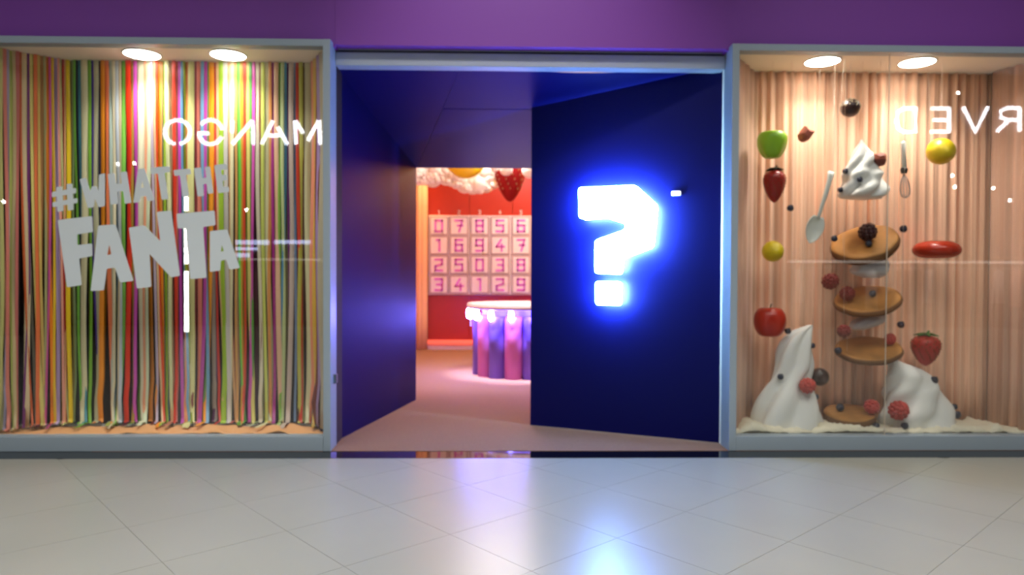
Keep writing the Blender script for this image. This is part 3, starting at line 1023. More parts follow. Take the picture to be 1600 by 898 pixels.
def strawberry(name, c, w, h, label, ztop, material, leaves, leafmat, tilt=0.0, tipoff=0.0, square=1.0):
    """c = centre, w = half width, h = height"""
    c = Vector(c)
    base = c - Vector((0, 0, h / 2))
    t = thing(name, base, label, 'strawberry')
    prof = []
    N = 26
    for i in range(N + 1):
        s = i / N
        z = h * s
        a = s
        rr = SBR(a) if a < 1 else 0.02
        prof.append((max(0.004 * w / 0.06, w * rr), z))
    body = MB().lathe(prof, 28)
    rot = Matrix.Translation(base) @ Matrix.Translation((0, 0, h / 2)) @ Matrix.Rotation(tilt, 4, 'Y') @ Matrix.Translation((0, 0, -h / 2))
    obj('fruit', body.xf(rot), material, t, smooth=True)
    seeds = MB()
    for i in range(2, 11):
        s = 0.06 + 0.085 * i
        a_ = SBR(s) * w
        cnt = max(5, int(a_ / w * 15))
        for j in range(cnt):
            an = 2 * math.pi * (j + 0.5 * (i % 2)) / cnt
            seeds.sphere((a_ * math.cos(an), a_ * math.sin(an), h * s), w * 0.045, 6, 4, (1, 1, 1.5))
    obj('seeds', seeds.xf(rot), M['seed'], t)
    for j in range(leaves):
        an = 2 * math.pi * j / leaves + 0.3
        d = Vector((math.cos(an), math.sin(an), 0)); s_ = Vector((-d.y, d.x, 0))
        p0 = Vector((0, 0, h * 1.0))
        L = w * 0.72
        ring = [p0, p0 + d * L * 0.45 + s_ * L * 0.22 + Vector((0, 0, h * 0.05)), p0 + d * L + Vector((0, 0, -h * 0.02)), p0 + d * L * 0.45 - s_ * L * 0.22 + Vector((0, 0, h * 0.05))]
        obj('leaf', MB().prism(ring, (0, 0, w * 0.05)).xf(rot), leafmat, t)
    if leaves:
        obj('stem', MB().tube([(0, 0, h * 0.98), (w * 0.1, 0, h * 1.08), (w * 0.2, 0, h * 1.14)], w * 0.07, 8).xf(rot), leafmat, t, smooth=True)
    thread(t, c + Vector((0, 0, h / 2)), ztop)
    return t


sp = at(797, 274, CY - 0.35)
strawberry('strawberry', sp, 0.295, 0.80, 'large red strawberry hanging in front of the red wall', RCZ, M['strawberry_big'], 6, M['leaf'])
for i, (u_, v_, r_, dd, lb) in enumerate([(791, 264, 0.10, -0.78, 'white cotton ball in front of the large strawberry'), (827.5, 266, 0.115, -0.75, 'white cotton ball hanging beside the edge of the blue wall'),
                                          (773, 263, 0.06, -0.75, 'small white cotton ball between cloud and large strawberry')]):
    c_ = at(u_, v_, CY + dd)
    t = thing('cotton_ball', c_, lb, 'cotton ball', 'cotton balls hanging by the large strawberry')
    obj('ball', MB().sphere(c_, r_, 20, 14), M['cotton'], t, smooth=True)
    thread(t, c_ + Vector((0, 0, r_ * 0.9)), RCZ, r=0.002)

# ---- round counter with a skirt of lit tubes
kx, ky = 0.36, 9.52 + CAM.y
KC = Vector((kx, ky, 0.004))
ct = thing('round_counter', KC, 'round counter with a skirt of pink and violet tubes lit from above', 'counter')
ZC = 0.945
obj('top', MB().lathe([(0.70, ZC - 0.075), (0.755, ZC - 0.07), (0.765, ZC - 0.035), (0.75, ZC), (0.02, ZC)], 64, (kx, ky, 0)), M['counter_top'], ct, smooth=False, bevel=0.006)
obj('core', MB().lathe([(0.55, 0.004), (0.55, ZC - 0.075)], 40, (kx, ky, 0)), M['skirt_blue'], ct)
NT = 16
for i in range(NT):
    a = 2 * math.pi * (i + 0.35) / NT
    x, y = kx + 0.565 * math.cos(a), ky + 0.565 * math.sin(a)
    tb = obj('skirt_tube', MB().lathe([(0.118, 0.004), (0.118, 0.75), (0.105, 0.79)], 24, (x, y, 0)), M['skirt_pink'] if i % 2 else M['skirt_blue'], ct, smooth=True)
    lx, ly = kx + 0.716 * math.cos(a), ky + 0.716 * math.sin(a)
    if math.sin(a) < 0.45:
        obj('led_bulb', MB().lathe([(0.008, 0.735), (0.022, 0.75), (0.032, 0.785), (0.033, 0.83), (0.018, ZC - 0.078)], 14, (lx, ly, 0)), M['led'], tb, smooth=True)
        lamp('skirt_led', 'SPOT', (kx + 0.76 * math.cos(a), ky + 0.76 * math.sin(a), 0.84), 70.0, (0.55, 0.60, 1.0) if i % 2 == 0 else (0.80, 0.66, 1.0), 0.02,
             (kx + 0.67 * math.cos(a), ky + 0.67 * math.sin(a), 0.0), spot=R(70), blend=1.0)
dr = at(754.5, 489, ky)
obj('led_drop', MB().sphere((kx - 0.745, ky, dr.z), 0.03, 10, 8, (0.7, 0.7, 2.2)), M['led'], ct, smooth=True)
ch_ = MB()
for i in range(7):
    ch_.sphere((kx - 0.70, ky - 0.24, ZC - 0.08 - i * 0.034), 0.012, 8, 6)
obj('bead_chain', ch_, M['lamp_ring'], ct, smooth=True)
lamp('counter_spot', 'SPOT', (1.0, ky - 0.6, 3.4), 330, (0.86, 0.86, 1.0), 0.1, (0.55, ky, ZC), spot=R(38), blend=0.8)

# ================================================================== RIGHT WINDOW: CURTAINS AND PROPS
cL0, cL1 = X3 + 0.012, at(1176, 300, DR - 0.05).x
cR0 = at(1545, 300, DR - 0.02).x
curtain('curtain', [(cL1 - 0.02, DR), (cR0 + 0.02, DR)], Z_SILL, Z_IN - 0.002, 0.030, 0.085, 11, M['curtain'], 'peach sheer curtain across the back of the dessert window', nz=8)
curtain('curtain', [(cL0 + 0.012, 0.13), (cL1 + 0.005, DR - 0.03)], Z_SILL, Z_IN - 0.002, 0.010, 0.14, 12, M['curtain_pale'], 'pale peach side curtain at the left of the dessert window')
curtain('curtain', [(cR0 - 0.0, DR - 0.04), (XRR - 0.02, 0.14)], Z_SILL, Z_IN - 0.002, 0.018, 0.10, 13, M['curtain_pale'], 'pale peach side curtain at the right of the dessert window')

# snow-like wadding on the floor
sn = MB()
nx_, ny_ = 110, 8
xa, xb = X3 + 0.02, XRR - 0.03
prof_px = [(1160, 664), (1175, 657), (1195, 663), (1230, 668), (1270, 668), (1300, 662), (1330, 661), (1360, 664), (1390, 668), (1440, 668), (1490, 664), (1510, 664), (1540, 667), (1556, 662), (1570, 668), (1610, 672)]


def snow_h(x):
    for a, b in zip(prof_px[:-1], prof_px[1:]):
        xa_, xb_ = at(a[0], a[1], 0.16).x, at(b[0], b[1], 0.16).x
        if xa_ <= x <= xb_:
            f = (x - xa_) / (xb_ - xa_)
            f = f * f * (3 - 2 * f)
            return (at(a[0], a[1], 0.16).z * (1 - f) + at(b[0], b[1], 0.16).z * f)
    return at(1200, 670, 0.16).z


for j in range(ny_ + 1):
    for i in range(nx_ + 1):
        x = xa + (xb - xa) * i / nx_
        y = 0.104 + (DR - 0.16) * j / ny_
        h = snow_h(x) - Z_SILL + 0.01 * math.sin(x * 40 + j * 1.7) + 0.008 * math.sin(x * 91 + 2 * j)
        k_ = (0.35, 1.0, 1.0, 0.9, 0.85, 0.85, 0.85, 0.85, 0.85)[j]
        sn.v.append(Vector((x, y, Z_SILL - 0.006 + max(0, h * k_))))
for j in range(ny_):
    for i in range(nx_):
        q = j * (nx_ + 1) + i
        sn.f.append((q, q + 1, q + nx_ + 2, q + nx_ + 1))
o = obj('snow_wadding', sn, M['snow'], smooth=True)
o.modifiers.new('thickness', 'SOLIDIFY').thickness = 0.006
tag(o, 'cream coloured snowy wadding heaped along the dessert window floor', 'wadding')


def cream_swirl(rows, Y, label, lobes=5, twist=5.0, amp=0.09, ds=0.85, ztop=None, material=None, under=None, tier=0.0, ntier=4):
    """rows: (v, left u, right u) silhouette from the foot to the tip"""
    cs = []
    for v, a, b in rows:
        p, q = at(a, v, Y), at(b, v, Y)
        cs.append(((p + q) / 2, (q - p).length / 2))
    K = 44
    rings = []
    for k in range(K + 1):
        s = (len(cs) - 1) * k / K
        i = min(int(s), len(cs) - 2)
        f = s - i
        p0, p1, p2, p3 = cs[max(i - 1, 0)], cs[i], cs[i + 1], cs[min(i + 2, len(cs) - 1)]
        cr = lambda a, b, c, d: (b * 2 + (c - a) * f + (a * 2 - b * 5 + c * 4 - d) * f * f + (b * 3 - a - c * 3 + d) * f ** 3) * 0.5
        c = cr(p0[0], p1[0], p2[0], p3[0])
        r_ = max(0.0035, cr(p0[1], p1[1], p2[1], p3[1]))
        t = k / K
        ring = []
        for j in range(40):
            an = 2 * math.pi * j / 40
            w = lobes * an - twist * t * lobes / 5.0 * 2.2
            lob = 1 - amp * (1 - abs(math.cos(w / 2))) * 1.6 + amp * 0.3
            tr = 1 + tier * math.cos(2 * math.pi * (ntier * t - an / (2 * math.pi)))
            e = min(1, r_ / 0.04)
            rr = r_ * (1 + (lob * tr - 1) * e)
            ring.append(c + Vector((rr * math.cos(an), rr * math.sin(an) * ds, 0)))
        rings.append(ring)
    mb = MB().rings(rings)
    t = thing('whipped_cream', base_of(mb), label, 'whipped cream')
    obj('swirl', mb, material or M['cream'], t, smooth=True)
    if ztop:
        tipp = rings[-1][0]
        thread(t, tipp, ztop, under=under)
    return t


cream_swirl([(672, 1177, 1284), (655, 1176, 1285), (635, 1181, 1280), (615, 1190, 1272), (600, 1199, 1264), (588, 1206, 1266), (570, 1212, 1271), (550, 1214, 1269), (532, 1222, 1268), (518, 1236, 1268), (511, 1252, 1269), (507.5, 1263, 1270)],
            0.31, 'tall whipped cream swirl with tip bent right, beside the left curtain', lobes=5, twist=5.5, amp=0.22, ds=0.6)
cream_swirl([(672, 1379, 1502), (655, 1378, 1494), (640, 1380, 1486), (625, 1381, 1478), (612, 1382, 1471), (600, 1384, 1464), (588, 1385, 1456), (578, 1387, 1440), (570, 1388, 1422), (564, 1388, 1406), (560.5, 1391, 1399)],
            0.31, 'broad whipped cream mound with tip bent left, below the leafy strawberry', lobes=5, twist=8, amp=0.18, ds=0.55, tier=0.035, ntier=4)
cream_swirl([(311, 1330, 1370), (308, 1316, 1381), (300, 1313, 1384), (291, 1315, 1383), (282, 1320, 1379), (272, 1318, 1378), (263, 1322, 1370), (254, 1327, 1370), (244, 1331, 1366), (234, 1336, 1358), (226, 1341, 1351), (218, 1345, 1347)],
            0.24, 'small whipped cream swirl hanging in the air dotted with blueberries', lobes=5, twist=8, amp=0.2, ztop=Z_IN, tier=0.03, ntier=4)


# ---- fruit
def apple(name, c, w, h, label, material, ztop, cat='apple', bottom=0.72, lobes=0.05, stem=True):
    c = Vector(c)
    t = thing(name, c - Vector((0, 0, h / 2)), label, cat)
    N = 26
    prof = []
    for i in range(N + 1):
        a = math.pi * i / N
        z = -math.cos(a)
        rr = max(0.0, math.sin(a)) ** 0.72
        rr *= 1 - (1 - bottom) * (0.5 - 0.5 * z)
        dz = 0.16 * math.exp(-(math.sin(a) / 0.35) ** 2) * (1 if z > 0 else -1)
        prof.append((max(0.002, w * rr), h / 2 * (z - dz)))
    fn = lambda an, z: 1 + lobes * math.cos(5 * an) * max(0.0, (-z / h + 0.25))
    obj('fruit', MB().lathe(prof, 36, c, fn), material, t, smooth=True)
    if stem:
        obj('stem', MB().tube([c + Vector((0, 0, h * 0.36)), c + Vector((0.004, 0, h * 0.5)), c + Vector((0.012, 0, h * 0.56))], 0.004, 6), M['leaf_dark'], t)
    thread(t, c + Vector((0, 0, h * 0.42)), ztop)
    return t


PX = at(1300, 400, 0.25).x - at(1299, 400, 0.25).x         # metres per photo pixel at the props
apple('green_apple', at(1206.5, 226.5, 0.25), 27 * PX, 46 * PX, 'bright green apple with narrow foot hanging beside the left curtain', M['apple_green'], Z_IN, bottom=0.58, lobes=0.16, stem=False)
apple('red_apple', at(1203, 503, 0.25), 25.5 * PX, 50 * PX, 'mottled red apple hanging above the tall cream swirl', M['apple_red'], Z_IN, bottom=0.88)
strawberry('strawberry', at(1210, 291, 0.25), 19.5 * PX, 50 * PX, 'dark red strawberry hanging just under the green apple', Z_IN, M['strawberry'], 6, M['leaf_dark'])
strawberry('strawberry', at(1446.5, 547.5, 0.30), 24.5 * PX, 48 * PX, 'strawberry with a fresh green leaf above the broad cream mound', Z_IN, M['strawberry_pale'], 6, M['leaf'])
lemon('lemon', at(1470, 236.5, 0.22), 20 * PX, (1, 1, 1), 'yellow lemon hanging alone at the upper right of the dessert window', (R(-70), R(15)), ztop=Z_IN)
lemon('lemon', at(1207.5, 392.5, 0.25), 16.2 * PX, (1, 1, 0.95), 'yellow lemon hanging under the dark red strawberry', (R(-80), R(-10)), ztop=Z_IN)

# flattened red glazed bun
c = at(1463.5, 391, 0.28)
t = thing('red_bun', c - Vector((0, 0, 13 * PX)), 'flattened glossy red bun hanging right of the pancakes', 'bun')
prof = []
for i in range(21):
    a = math.pi * i / 20
    z = -math.cos(a)
    prof.append((max(0.003, 34 * PX * max(0.0, math.sin(a)) ** 0.62), (15 if z > 0 else 13) * PX * z))
obj('glaze', MB().lathe(prof, 36, c), M['red_glaze'], t, smooth=True)
thread(t, c + Vector((0, 0, 8 * PX)), Z_IN)


# ---- pancakes
def pancake(c, rad, th, tx, ty, label, hang=True, under=None):
    c = Vector(c)
    t = thing('pancake', c - Vector((0, 0, th / 2)), label, 'pancake')
    rot = Matrix.Translation(c) @ Matrix.Rotation(ty, 4, 'Y') @ Matrix.Rotation(tx, 4, 'X')
    wob = lambda an, z: 1 + 0.02 * math.sin(3 * an + 1) + 0.012 * math.sin(7 * an)
    e = MB().lathe([(rad * 0.90, -th * 0.5), (rad * 0.97, -th * 0.38), (rad, 0), (rad * 0.97, th * 0.30), (rad * 0.93, th * 0.40)], 48, (0, 0, 0), wob).xf(rot)
    obj('edge', e, M['pancake_edge'], t, smooth=True)
    tp = MB().lathe([(rad * 0.955, th * 0.30), (rad * 0.94, th * 0.42), (rad * 0.86, th * 0.5), (rad * 0.5, th * 0.46), (0.004, th * 0.44)], 48, (0, 0, 0), wob).xf(rot)
    obj('top_crust', tp, M['pancake'], t, smooth=True)
    if hang:
        for s in (-1, 1):
            thread(t, rot @ Vector((s * rad * 0.7, 0, th * 0.5)), Z_IN, under=under)
    return t, rot


p1, r1 = pancake(at(1351, 382, 0.29), 50 * PX, 15 * PX, R(25), R(-25), 'topmost hanging pancake, tilted, carrying a dark berry')
p2, r2 = pancake(at(1355.5, 470, 0.29), 49 * PX, 11 * PX, R(19), R(-16), 'middle hanging pancake with a red raspberry on its left', under=p1)
p3, r3 = pancake(at(1357, 547, 0.29), 49 * PX, 10 * PX, R(16), R(-9), 'lowest of the hanging pancakes, above the floor one', under=p2)
zb = at(1325, 655, 0.36).z
p4, r4 = pancake(at(1327, 651, 0.34), 39 * PX, 18 * PX, R(10), R(-5), 'brown pancake lying on the wadding between the two cream swirls', hang=False)


def blob(rows, Y, label, ztop, under):
    return cream_swirl(rows, Y, label, lobes=7, twist=1.0, amp=0.06, ds=0.8, ztop=ztop, material=M['greyish_cream'], under=under)


blob([(434, 1352, 1374), (430, 1338, 1382), (424, 1330, 1386), (416, 1333, 1388), (408, 1337, 1386), (402, 1344, 1380), (399, 1354, 1370)], 0.27, 'flat dollop of pale cream under the topmost pancake', Z_IN, p1)
blob([(515, 1334, 1350), (511, 1328, 1362), (505, 1330, 1376), (499, 1337, 1383), (493, 1350, 1382), (489, 1362, 1378)], 0.29, 'slanting dollop of pale cream under the middle pancake', Z_IN, p2)


# ---- berries
def berry_mesh(r, seed, n=46):
    mb = MB()
    ga = math.pi * (3 - 5 ** 0.5)
    mb.sphere((0, 0, 0), r * 0.86, 16, 10)
    for i in range(n):
        z = 1 - 2 * (i + 0.5) / n
        q = math.sqrt(1 - z * z)
        mb.sphere((q * math.cos(ga * i) * r * 0.80, q * math.sin(ga * i) * r * 0.80, z * r * 0.84), r * 0.26, 7, 5)
    return mb


def raspberry(u_, v_, Y, rpx, material, label, name='raspberry', hang=False, rot=0.0, p=None):
    c = Vector(p) if p is not None else at(u_, v_, Y)
    r = rpx * PX
    t = thing(name, c - Vector((0, 0, r)), label, 'berry')
    mtx = Matrix.Translation(c) @ Matrix.Rotation(rot, 4, 'Y') @ Matrix.Rotation(rot * 1.7, 4, 'X')
    obj('drupelets', berry_mesh(r, 1).xf(mtx), material, t, smooth=True)
    obj('hollow', MB().lathe([(r * 0.42, r * 0.9), (r * 0.36, r * 1.03), (r * 0.2, r * 1.0)], 14).xf(mtx), material, t, smooth=True)
    if hang:
        thread(t, c + Vector((0, 0, r * 0.9)), Z_IN)
    return t


raspberry(0, 0, 0, 13.5, M['blackberry'], 'very dark berry sitting on the topmost pancake', 'blackberry', p=r1 @ Vector((0.030, -0.02, 7.5 * PX + 14.0 * PX)), rot=0.3)
raspberry(1297.5, 439.5, 0.22, 12.5, M['rasp_dark'], 'red raspberry hanging left of the middle pancake', hang=True, rot=0.5)
raspberry(0, 0, 0, 11.5, M['rasp_dark'], 'dark red raspberry sitting on the middle pancake', p=r2 @ Vector((-28 * PX, 0.03, 5.5 * PX + 13.6 * PX)), rot=0.9)
raspberry(1318.5, 517, 0.12, 10, M['rasp_dark'], 'dark red raspberry hanging above the left of the lowest hanging pancake', hang=True, rot=1.3)
raspberry(0, 0, 0, 8.5, M['rasp'], 'red raspberry sitting on the lowest hanging pancake', p=r3 @ Vector((32 * PX, -0.02, 5 * PX + 10.2 * PX)), rot=0.2)
raspberry(1262, 602.5, 0.10, 12, M['rasp'], 'bright raspberry stuck on the tall cream swirl', rot=0.6, p=at(1262, 602.5, 0.185))
raspberry(0, 0, 0, 11.5, M['rasp'], 'red raspberry resting on the floor pancake', p=r4 @ Vector((26 * PX, -0.09, 9 * PX + 12.2 * PX)), rot=1.1)
raspberry(1404, 641, 0.03, 14.5, M['rasp'], 'bright raspberry stuck on the left flank of the broad cream mound', rot=0.4, p=at(1404, 641, 0.16))

bb_mesh = {}


def blueberry(u_, v_, Y, rpx, label, hang=False, p=None, tilt=0.6):
    c = Vector(p) if p is not None else at(u_, v_, Y)
    r = rpx * PX
    t = thing('blueberry', c - Vector((0, 0, r)), label, 'blueberry')
    mtx = Matrix.Translation(c) @ Matrix.Rotation(tilt, 4, 'X') @ Matrix.Rotation(tilt * 0.6, 4, 'Y')
    obj('fruit', MB().sphere((0, 0, 0), r, 18, 12, (1, 1, 0.93)).xf(mtx), M['blueberry'], t, smooth=True)
    cr = MB()
    for i in range(5):
        a = 2 * math.pi * i / 5
        d = Vector((math.cos(a), math.sin(a), 0)); s = Vector((-d.y, d.x, 0))
        q = [d * r * 0.22 + s * r * 0.16, d * r * 0.22 - s * r * 0.16, d * r * 0.42]
        cr.prism([x + Vector((0, 0, r * 0.86)) for x in q], (0, 0, r * 0.14))
    obj('crown', cr.xf(mtx), M['blueberry'], t)
    if hang:
        thread(t, c + Vector((0, 0, r * 0.8)), Z_IN)
    return t


blueberry(1235, 325, 0.22, 5.2, 'blueberry hanging right of the dark red strawberry tip', True)
blueberry(1303.5, 372.5, 0.20, 5, 'blueberry hanging at the left rim of the topmost pancake', True)
blueberry(1411.5, 357.5, 0.25, 5.8, 'blueberry hanging right of the topmost pancake', True)
blueberry(0, 0, 0, 5.2, 'blueberry on the topmost pancake in front of the dark berry', p=r1 @ Vector((-0.025, -0.10, 7.5 * PX + 4.6 * PX)))
blueberry(1407.5, 507, 0.25, 5.6, 'blueberry hanging right of the lowest hanging pancake', True)
blueberry(1309.5, 547.5, 0.16, 5.6, 'blueberry hanging at the left rim of the lowest hanging pancake', True)
blueberry(0, 0, 0, 5.2, 'pale blueberry near the middle of the middle pancake', p=r2 @ Vector((9 * PX, 0.0, 5.5 * PX + 4.6 * PX)))
blueberry(1321, 267.5, 0.13, 4.6, 'blueberry on the left of the hanging cream swirl, upper', p=at(1321, 267.5, 0.20))
blueberry(1343.5, 280.5, 0.10, 4.4, 'blueberry on the front of the hanging cream swirl', p=at(1343.5, 280.5, 0.125))
blueberry(1311.5, 296.5, 0.2, 4.4, 'blueberry on the left foot of the hanging cream swirl', p=at(1313, 296.5, 0.21))
blueberry(1219.5, 588.5, 0.1, 4.8, 'blueberry on the left shoulder of the tall cream swirl', p=at(1219.5, 588.5, 0.235))
blueberry(1231, 517, 0.25, 5, 'blueberry hanging between the red apple and the tall cream swirl', True)
blueberry(1269, 540, 0.25, 4.4, 'blueberry at the right edge of the tall cream swirl tip', p=at(1269.5, 540, 0.28))
blueberry(1276.5, 621, 0.3, 4.6, 'blueberry at the right flank of the tall cream swirl under the chocolate ball', p=at(1275, 620, 0.29))
blueberry(0, 0, 0, 6.2, 'blueberry resting on the floor pancake', p=r4 @ Vector((-12 * PX, 0.03, 9 * PX + 5.6 * PX)))
blueberry(1460.5, 593, 0.15, 6, 'blueberry near the top of the broad cream mound', p=at(1459.5, 593.5, 0.25))
blueberry(1489.5, 635.5, 0.2, 5, 'upper one of two blueberries at the right of the broad cream mound', p=at(1491, 635.5, 0.30))
blueberry(1492.5, 648, 0.2, 6, 'lower one of two blueberries at the right of the broad cream mound', p=at(1495, 648, 0.25))
blueberry(1413.5, 666, 0.06, 5.6, 'blueberry half sunk in wadding at the front of the broad cream mound', p=at(1413.5, 665, 0.15))
blueberry(1369, 667, 0.15, 5.2, 'blueberry in the wadding in front of the floor pancake', p=at(1369, 665, 0.16))

# ---- chocolate and odd pieces
c = at(1328.5, 168.5, 0.25)
t = thing('chocolate_truffle', c - Vector((0, 0, 15 * PX)), 'dark chocolate truffle with sugar flakes on top, highest hanging prop', 'chocolate')
obj('truffle', MB().sphere(c, 14.8 * PX, 24, 16, (1, 1, 0.96)), M['choc'], t, smooth=True)
fl_ = MB()
rnd = random.Random(9)
for i in range(60):
    a, z = rnd.uniform(0, 6.28), rnd.uniform(0.12, 0.98)
    q = math.sqrt(1 - z * z)
    fl_.sphere(c + Vector((q * math.cos(a), q * math.sin(a), z * 0.96)) * 14.6 * PX, rnd.uniform(0.003, 0.0065), 5, 4)
obj('sugar_flakes', fl_, M['sugar'], t)
thread(t, c + Vector((0, 0, 14 * PX)), Z_IN)

c = at(1280.5, 588.5, 0.33)
t = thing('chocolate_ball', c - Vector((0, 0, 14 * PX)), 'dark chocolate ball hanging right of the tall cream swirl', 'chocolate')
obj('ball', MB().sphere(c, 14.2 * PX, 24, 16), M['choc'], t, smooth=True)
thread(t, c + Vector((0, 0, 14 * PX)), Z_IN)


def chunk(c, r, material, under, label, pts, ztop):
    """a broken piece: an outline with depth, bulged front"""
    t = thing('chocolate_chunk', c - Vector((0, 0, r)), label, 'chocolate')
    n = len(pts)
    rings = []
    for y, s in ((-0.85, 0.45), (-0.55, 0.85), (0.0, 1.0), (0.5, 0.9), (0.8, 0.5)):
        rings.append([c + Vector((p[0] * r * s, y * r, p[1] * r * s)) for p in pts])
    obj('piece', MB().rings(rings), material, t, bevel=0.006)
    lo = MB().rings([[c + Vector((p[0] * r * s * 0.96, y * r, (min(p[1], -0.15) - 0.03) * r * s)) for p in pts] for y, s in ((-0.9, 0.5), (-0.6, 0.9), (0, 1.03), (0.5, 0.92), (0.82, 0.5))])
    if under:
        obj('underside', lo, under, t)
    thread(t, c + Vector((0, 0, r * 0.6)), ztop)


chunk(at(1259, 209, 0.25), 13.5 * PX, M['ruby'], None, 'pink chocolate chunk with two points beside the green apple',
      [(-0.85, -0.1), (-0.75, -0.7), (-0.3, -1.0), (0.3, -0.75), (0.65, -0.2), (1.0, 0.22), (0.45, 0.4), (0.1, 0.5), (-0.15, 0.95), (-0.45, 0.5)], Z_IN)
chunk(at(1374, 249, 0.19), 10.5 * PX, M['ruby'], M['ruby_dark'], 'two-tone pink brown chocolate chunk touching the hanging cream swirl',
      [(-0.95, 0.1), (-0.75, -0.6), (-0.1, -1.0), (0.6, -0.85), (0.85, -0.2), (0.9, 0.65), (0.4, 1.0), (-0.3, 0.85), (-0.85, 0.75)], Z_IN)

# ---- white spoon
a0, a1 = at(1299.5, 268, 0.22), at(1278, 341, 0.22)
b0, b1 = at(1279.5, 338, 0.22), at(1265, 380, 0.22)
sp_ = thing('spoon', b1, 'white plastic spoon hanging bowl down left of the pancakes', 'spoon')
d = (a1 - a0).normalized()
s = Vector((d.z, 0, -d.x))
hm = MB()
rings = []
for i in range(13):
    t_ = i / 12
    p = a0.lerp(a1, t_) + Vector((0, -0.012 * math.sin(math.pi * t_), 0))
    wv = (4.4 - 1.6 * t_ + (1.2 if t_ < 0.12 else 0)) * PX
    rings.append([p + s * wv, p + Vector((0, -0.006, 0)) + s * wv * 0.5, p - s * wv * 0.5 + Vector((0, -0.006, 0)), p - s * wv, p + Vector((0, 0.004, 0))])
obj('handle', hm.rings(rings), M['plastic_white'], sp_, smooth=True)
db = (b1 - b0).normalized()
sb = Vector((db.z, 0, -db.x))
bm_ = MB()
vs = []
NB, MBn = 14, 12
Lb = (b1 - b0).length
for i in range(NB + 1):
    t_ = i / NB
    wv = 14.0 * PX * max(0.0, math.sin(math.pi * min(1, 0.10 + 0.90 * t_) ** 0.9)) ** 0.6 if t_ < 0.999 else 0.004
    wv = max(wv, 3.0 * PX if t_ < 0.1 else 0.004)
    for j in range(MBn + 1):
        q = -1 + 2 * j / MBn
        dep = 0.028 * (1 - q * q) * max(0.0, math.sin(math.pi * max(0.02, t_))) ** 0.6
        vs.append(b0 + db * Lb * t_ + sb * wv * q + Vector((0, dep, 0)))
fs = [(i * (MBn + 1) + j, i * (MBn + 1) + j + 1, (i + 1) * (MBn + 1) + j + 1, (i + 1) * (MBn + 1) + j) for i in range(NB) for j in range(MBn)]
o = obj('bowl', bm_.add(vs, fs), M['plastic_white'], sp_, smooth=True)
o.modifiers.new('thickness', 'SOLIDIFY').thickness = 0.005
thread(sp_, a0, Z_IN)

# ---- whisk
wk = thing('whisk', at(1415, 309, 0.24), 'small steel whisk hanging left of the upper right lemon', 'whisk')
h0_, h1_, h2_ = at(1411, 221, 0.24), at(1412.5, 262, 0.24), at(1412.5, 271, 0.24)
obj('handle', MB().tube([h0_, h0_.lerp(h1_, 0.06), h0_.lerp(h1_, 0.5), h1_], [2.2 * PX, 4.2 * PX, 3.6 * PX, 4.4 * PX], 14), M['plastic_white'], wk, smooth=True)
obj('collar', MB().tube([h1_, h1_.lerp(h2_, 0.4), h2_], [4.6 * PX, 5.6 * PX, 4.0 * PX], 14), M['steel_dark'], wk, smooth=True)
h3_ = at(1415, 309, 0.24)
for i in range(5):
    an = math.pi * i / 5
    dd = Vector((math.cos(an), math.sin(an), 0))
    L = []
    for j in range(25):
        t_ = j / 24
        wv = 11.5 * PX * math.sin(math.pi * t_) * (1 - 0.25 * math.cos(2 * math.pi * t_))
        down = max(0.0, math.sin(math.pi * t_)) ** 0.75
        sgn = math.cos(math.pi * t_)
        L.append(h2_.lerp(h3_, down) + dd * (11.5 * PX * sgn * (abs(math.sin(math.pi * t_)) ** 0.5 if abs(sgn) > 0.02 else 1)))
    obj('wire', MB().tube(L, 0.0022, 5), M['steel'], wk, smooth=True)
thread(wk, h0_, Z_IN)

# ================================================================== THE CONCOURSE BEHIND THE CAMERA (seen mirrored in the panes)
OY = -9.5
MIR = -OY + 2 * 0.034                                   # depth of the mirrored facade behind the panes


def mirrored(u_, v_, extra=0.0):
    """real point of the opposite shopfront whose reflection in the panes shows at the pixel"""
    p = at(u_, v_, MIR + extra)
    return Vector((p.x, 2 * 0.034 - p.y, p.z))


tag(obj('ceiling', MB().box((-13, -13.0, MALL_H), (13, 0.3, MALL_H + 0.1)), M['mall_ceiling']), 'concourse ceiling', kind='structure')
op = thing('wall_opposite', (0, OY, 0), 'shopfronts across the concourse', kind='structure')
gx = mirrored(1232, 400).x
zo = mirrored(1400, 400).z
obj('sign_band', MB().box((-13, OY - 0.25, zo), (13, OY - 0.05, MALL_H)), M['shop_wall'], op)
obj('pier', MB().box((-13, OY - 0.25, 0), (mirrored(20, 400).x, OY - 0.05, zo)), M['shop_wall'], op)
obj('pier', MB().box((mirrored(500, 400).x, OY - 0.25, 0), (gx, OY - 0.05, zo)), M['shop_wall'], op)
obj('shop_back_wall', MB().box((-13, OY - 3.2, 0), (13, OY - 3.1, zo)), M['shop_inside'], op)
obj('shop_ceiling', MB().box((-13, OY - 3.2, zo), (13, OY - 0.25, zo + 0.05)), M['shop_inside'], op)
obj('shop_floor', MB().box((-13, OY - 3.2, -0.1), (13, -13.0, 0)), M['tile'], op)
lamp('opposite_shop_light', 'AREA', (8.5, OY - 1.3, zo - 0.1), 170, (1.0, 0.88, 0.78), 10.0, (8.5, OY - 1.3, 0), size_y=2.6)
lamp('opposite_shop_light', 'AREA', (-4.5, OY - 1.5, zo - 0.1), 40, (1.0, 0.92, 0.85), 4.0, (-4.5, OY - 1.5, 0), size_y=2.0)


def strokes(name, lines, conv, rad, label, cat):
    t = thing(name, mirrored(*conv(lines[0][0][0])), label, cat)
    for letter in lines:
        mb = MB()
        for pl in letter:
            mb.tube([mirrored(*conv(p)) for p in pl], rad, 8)
        obj('letter', mb, M['sign_glow'], t, smooth=True)


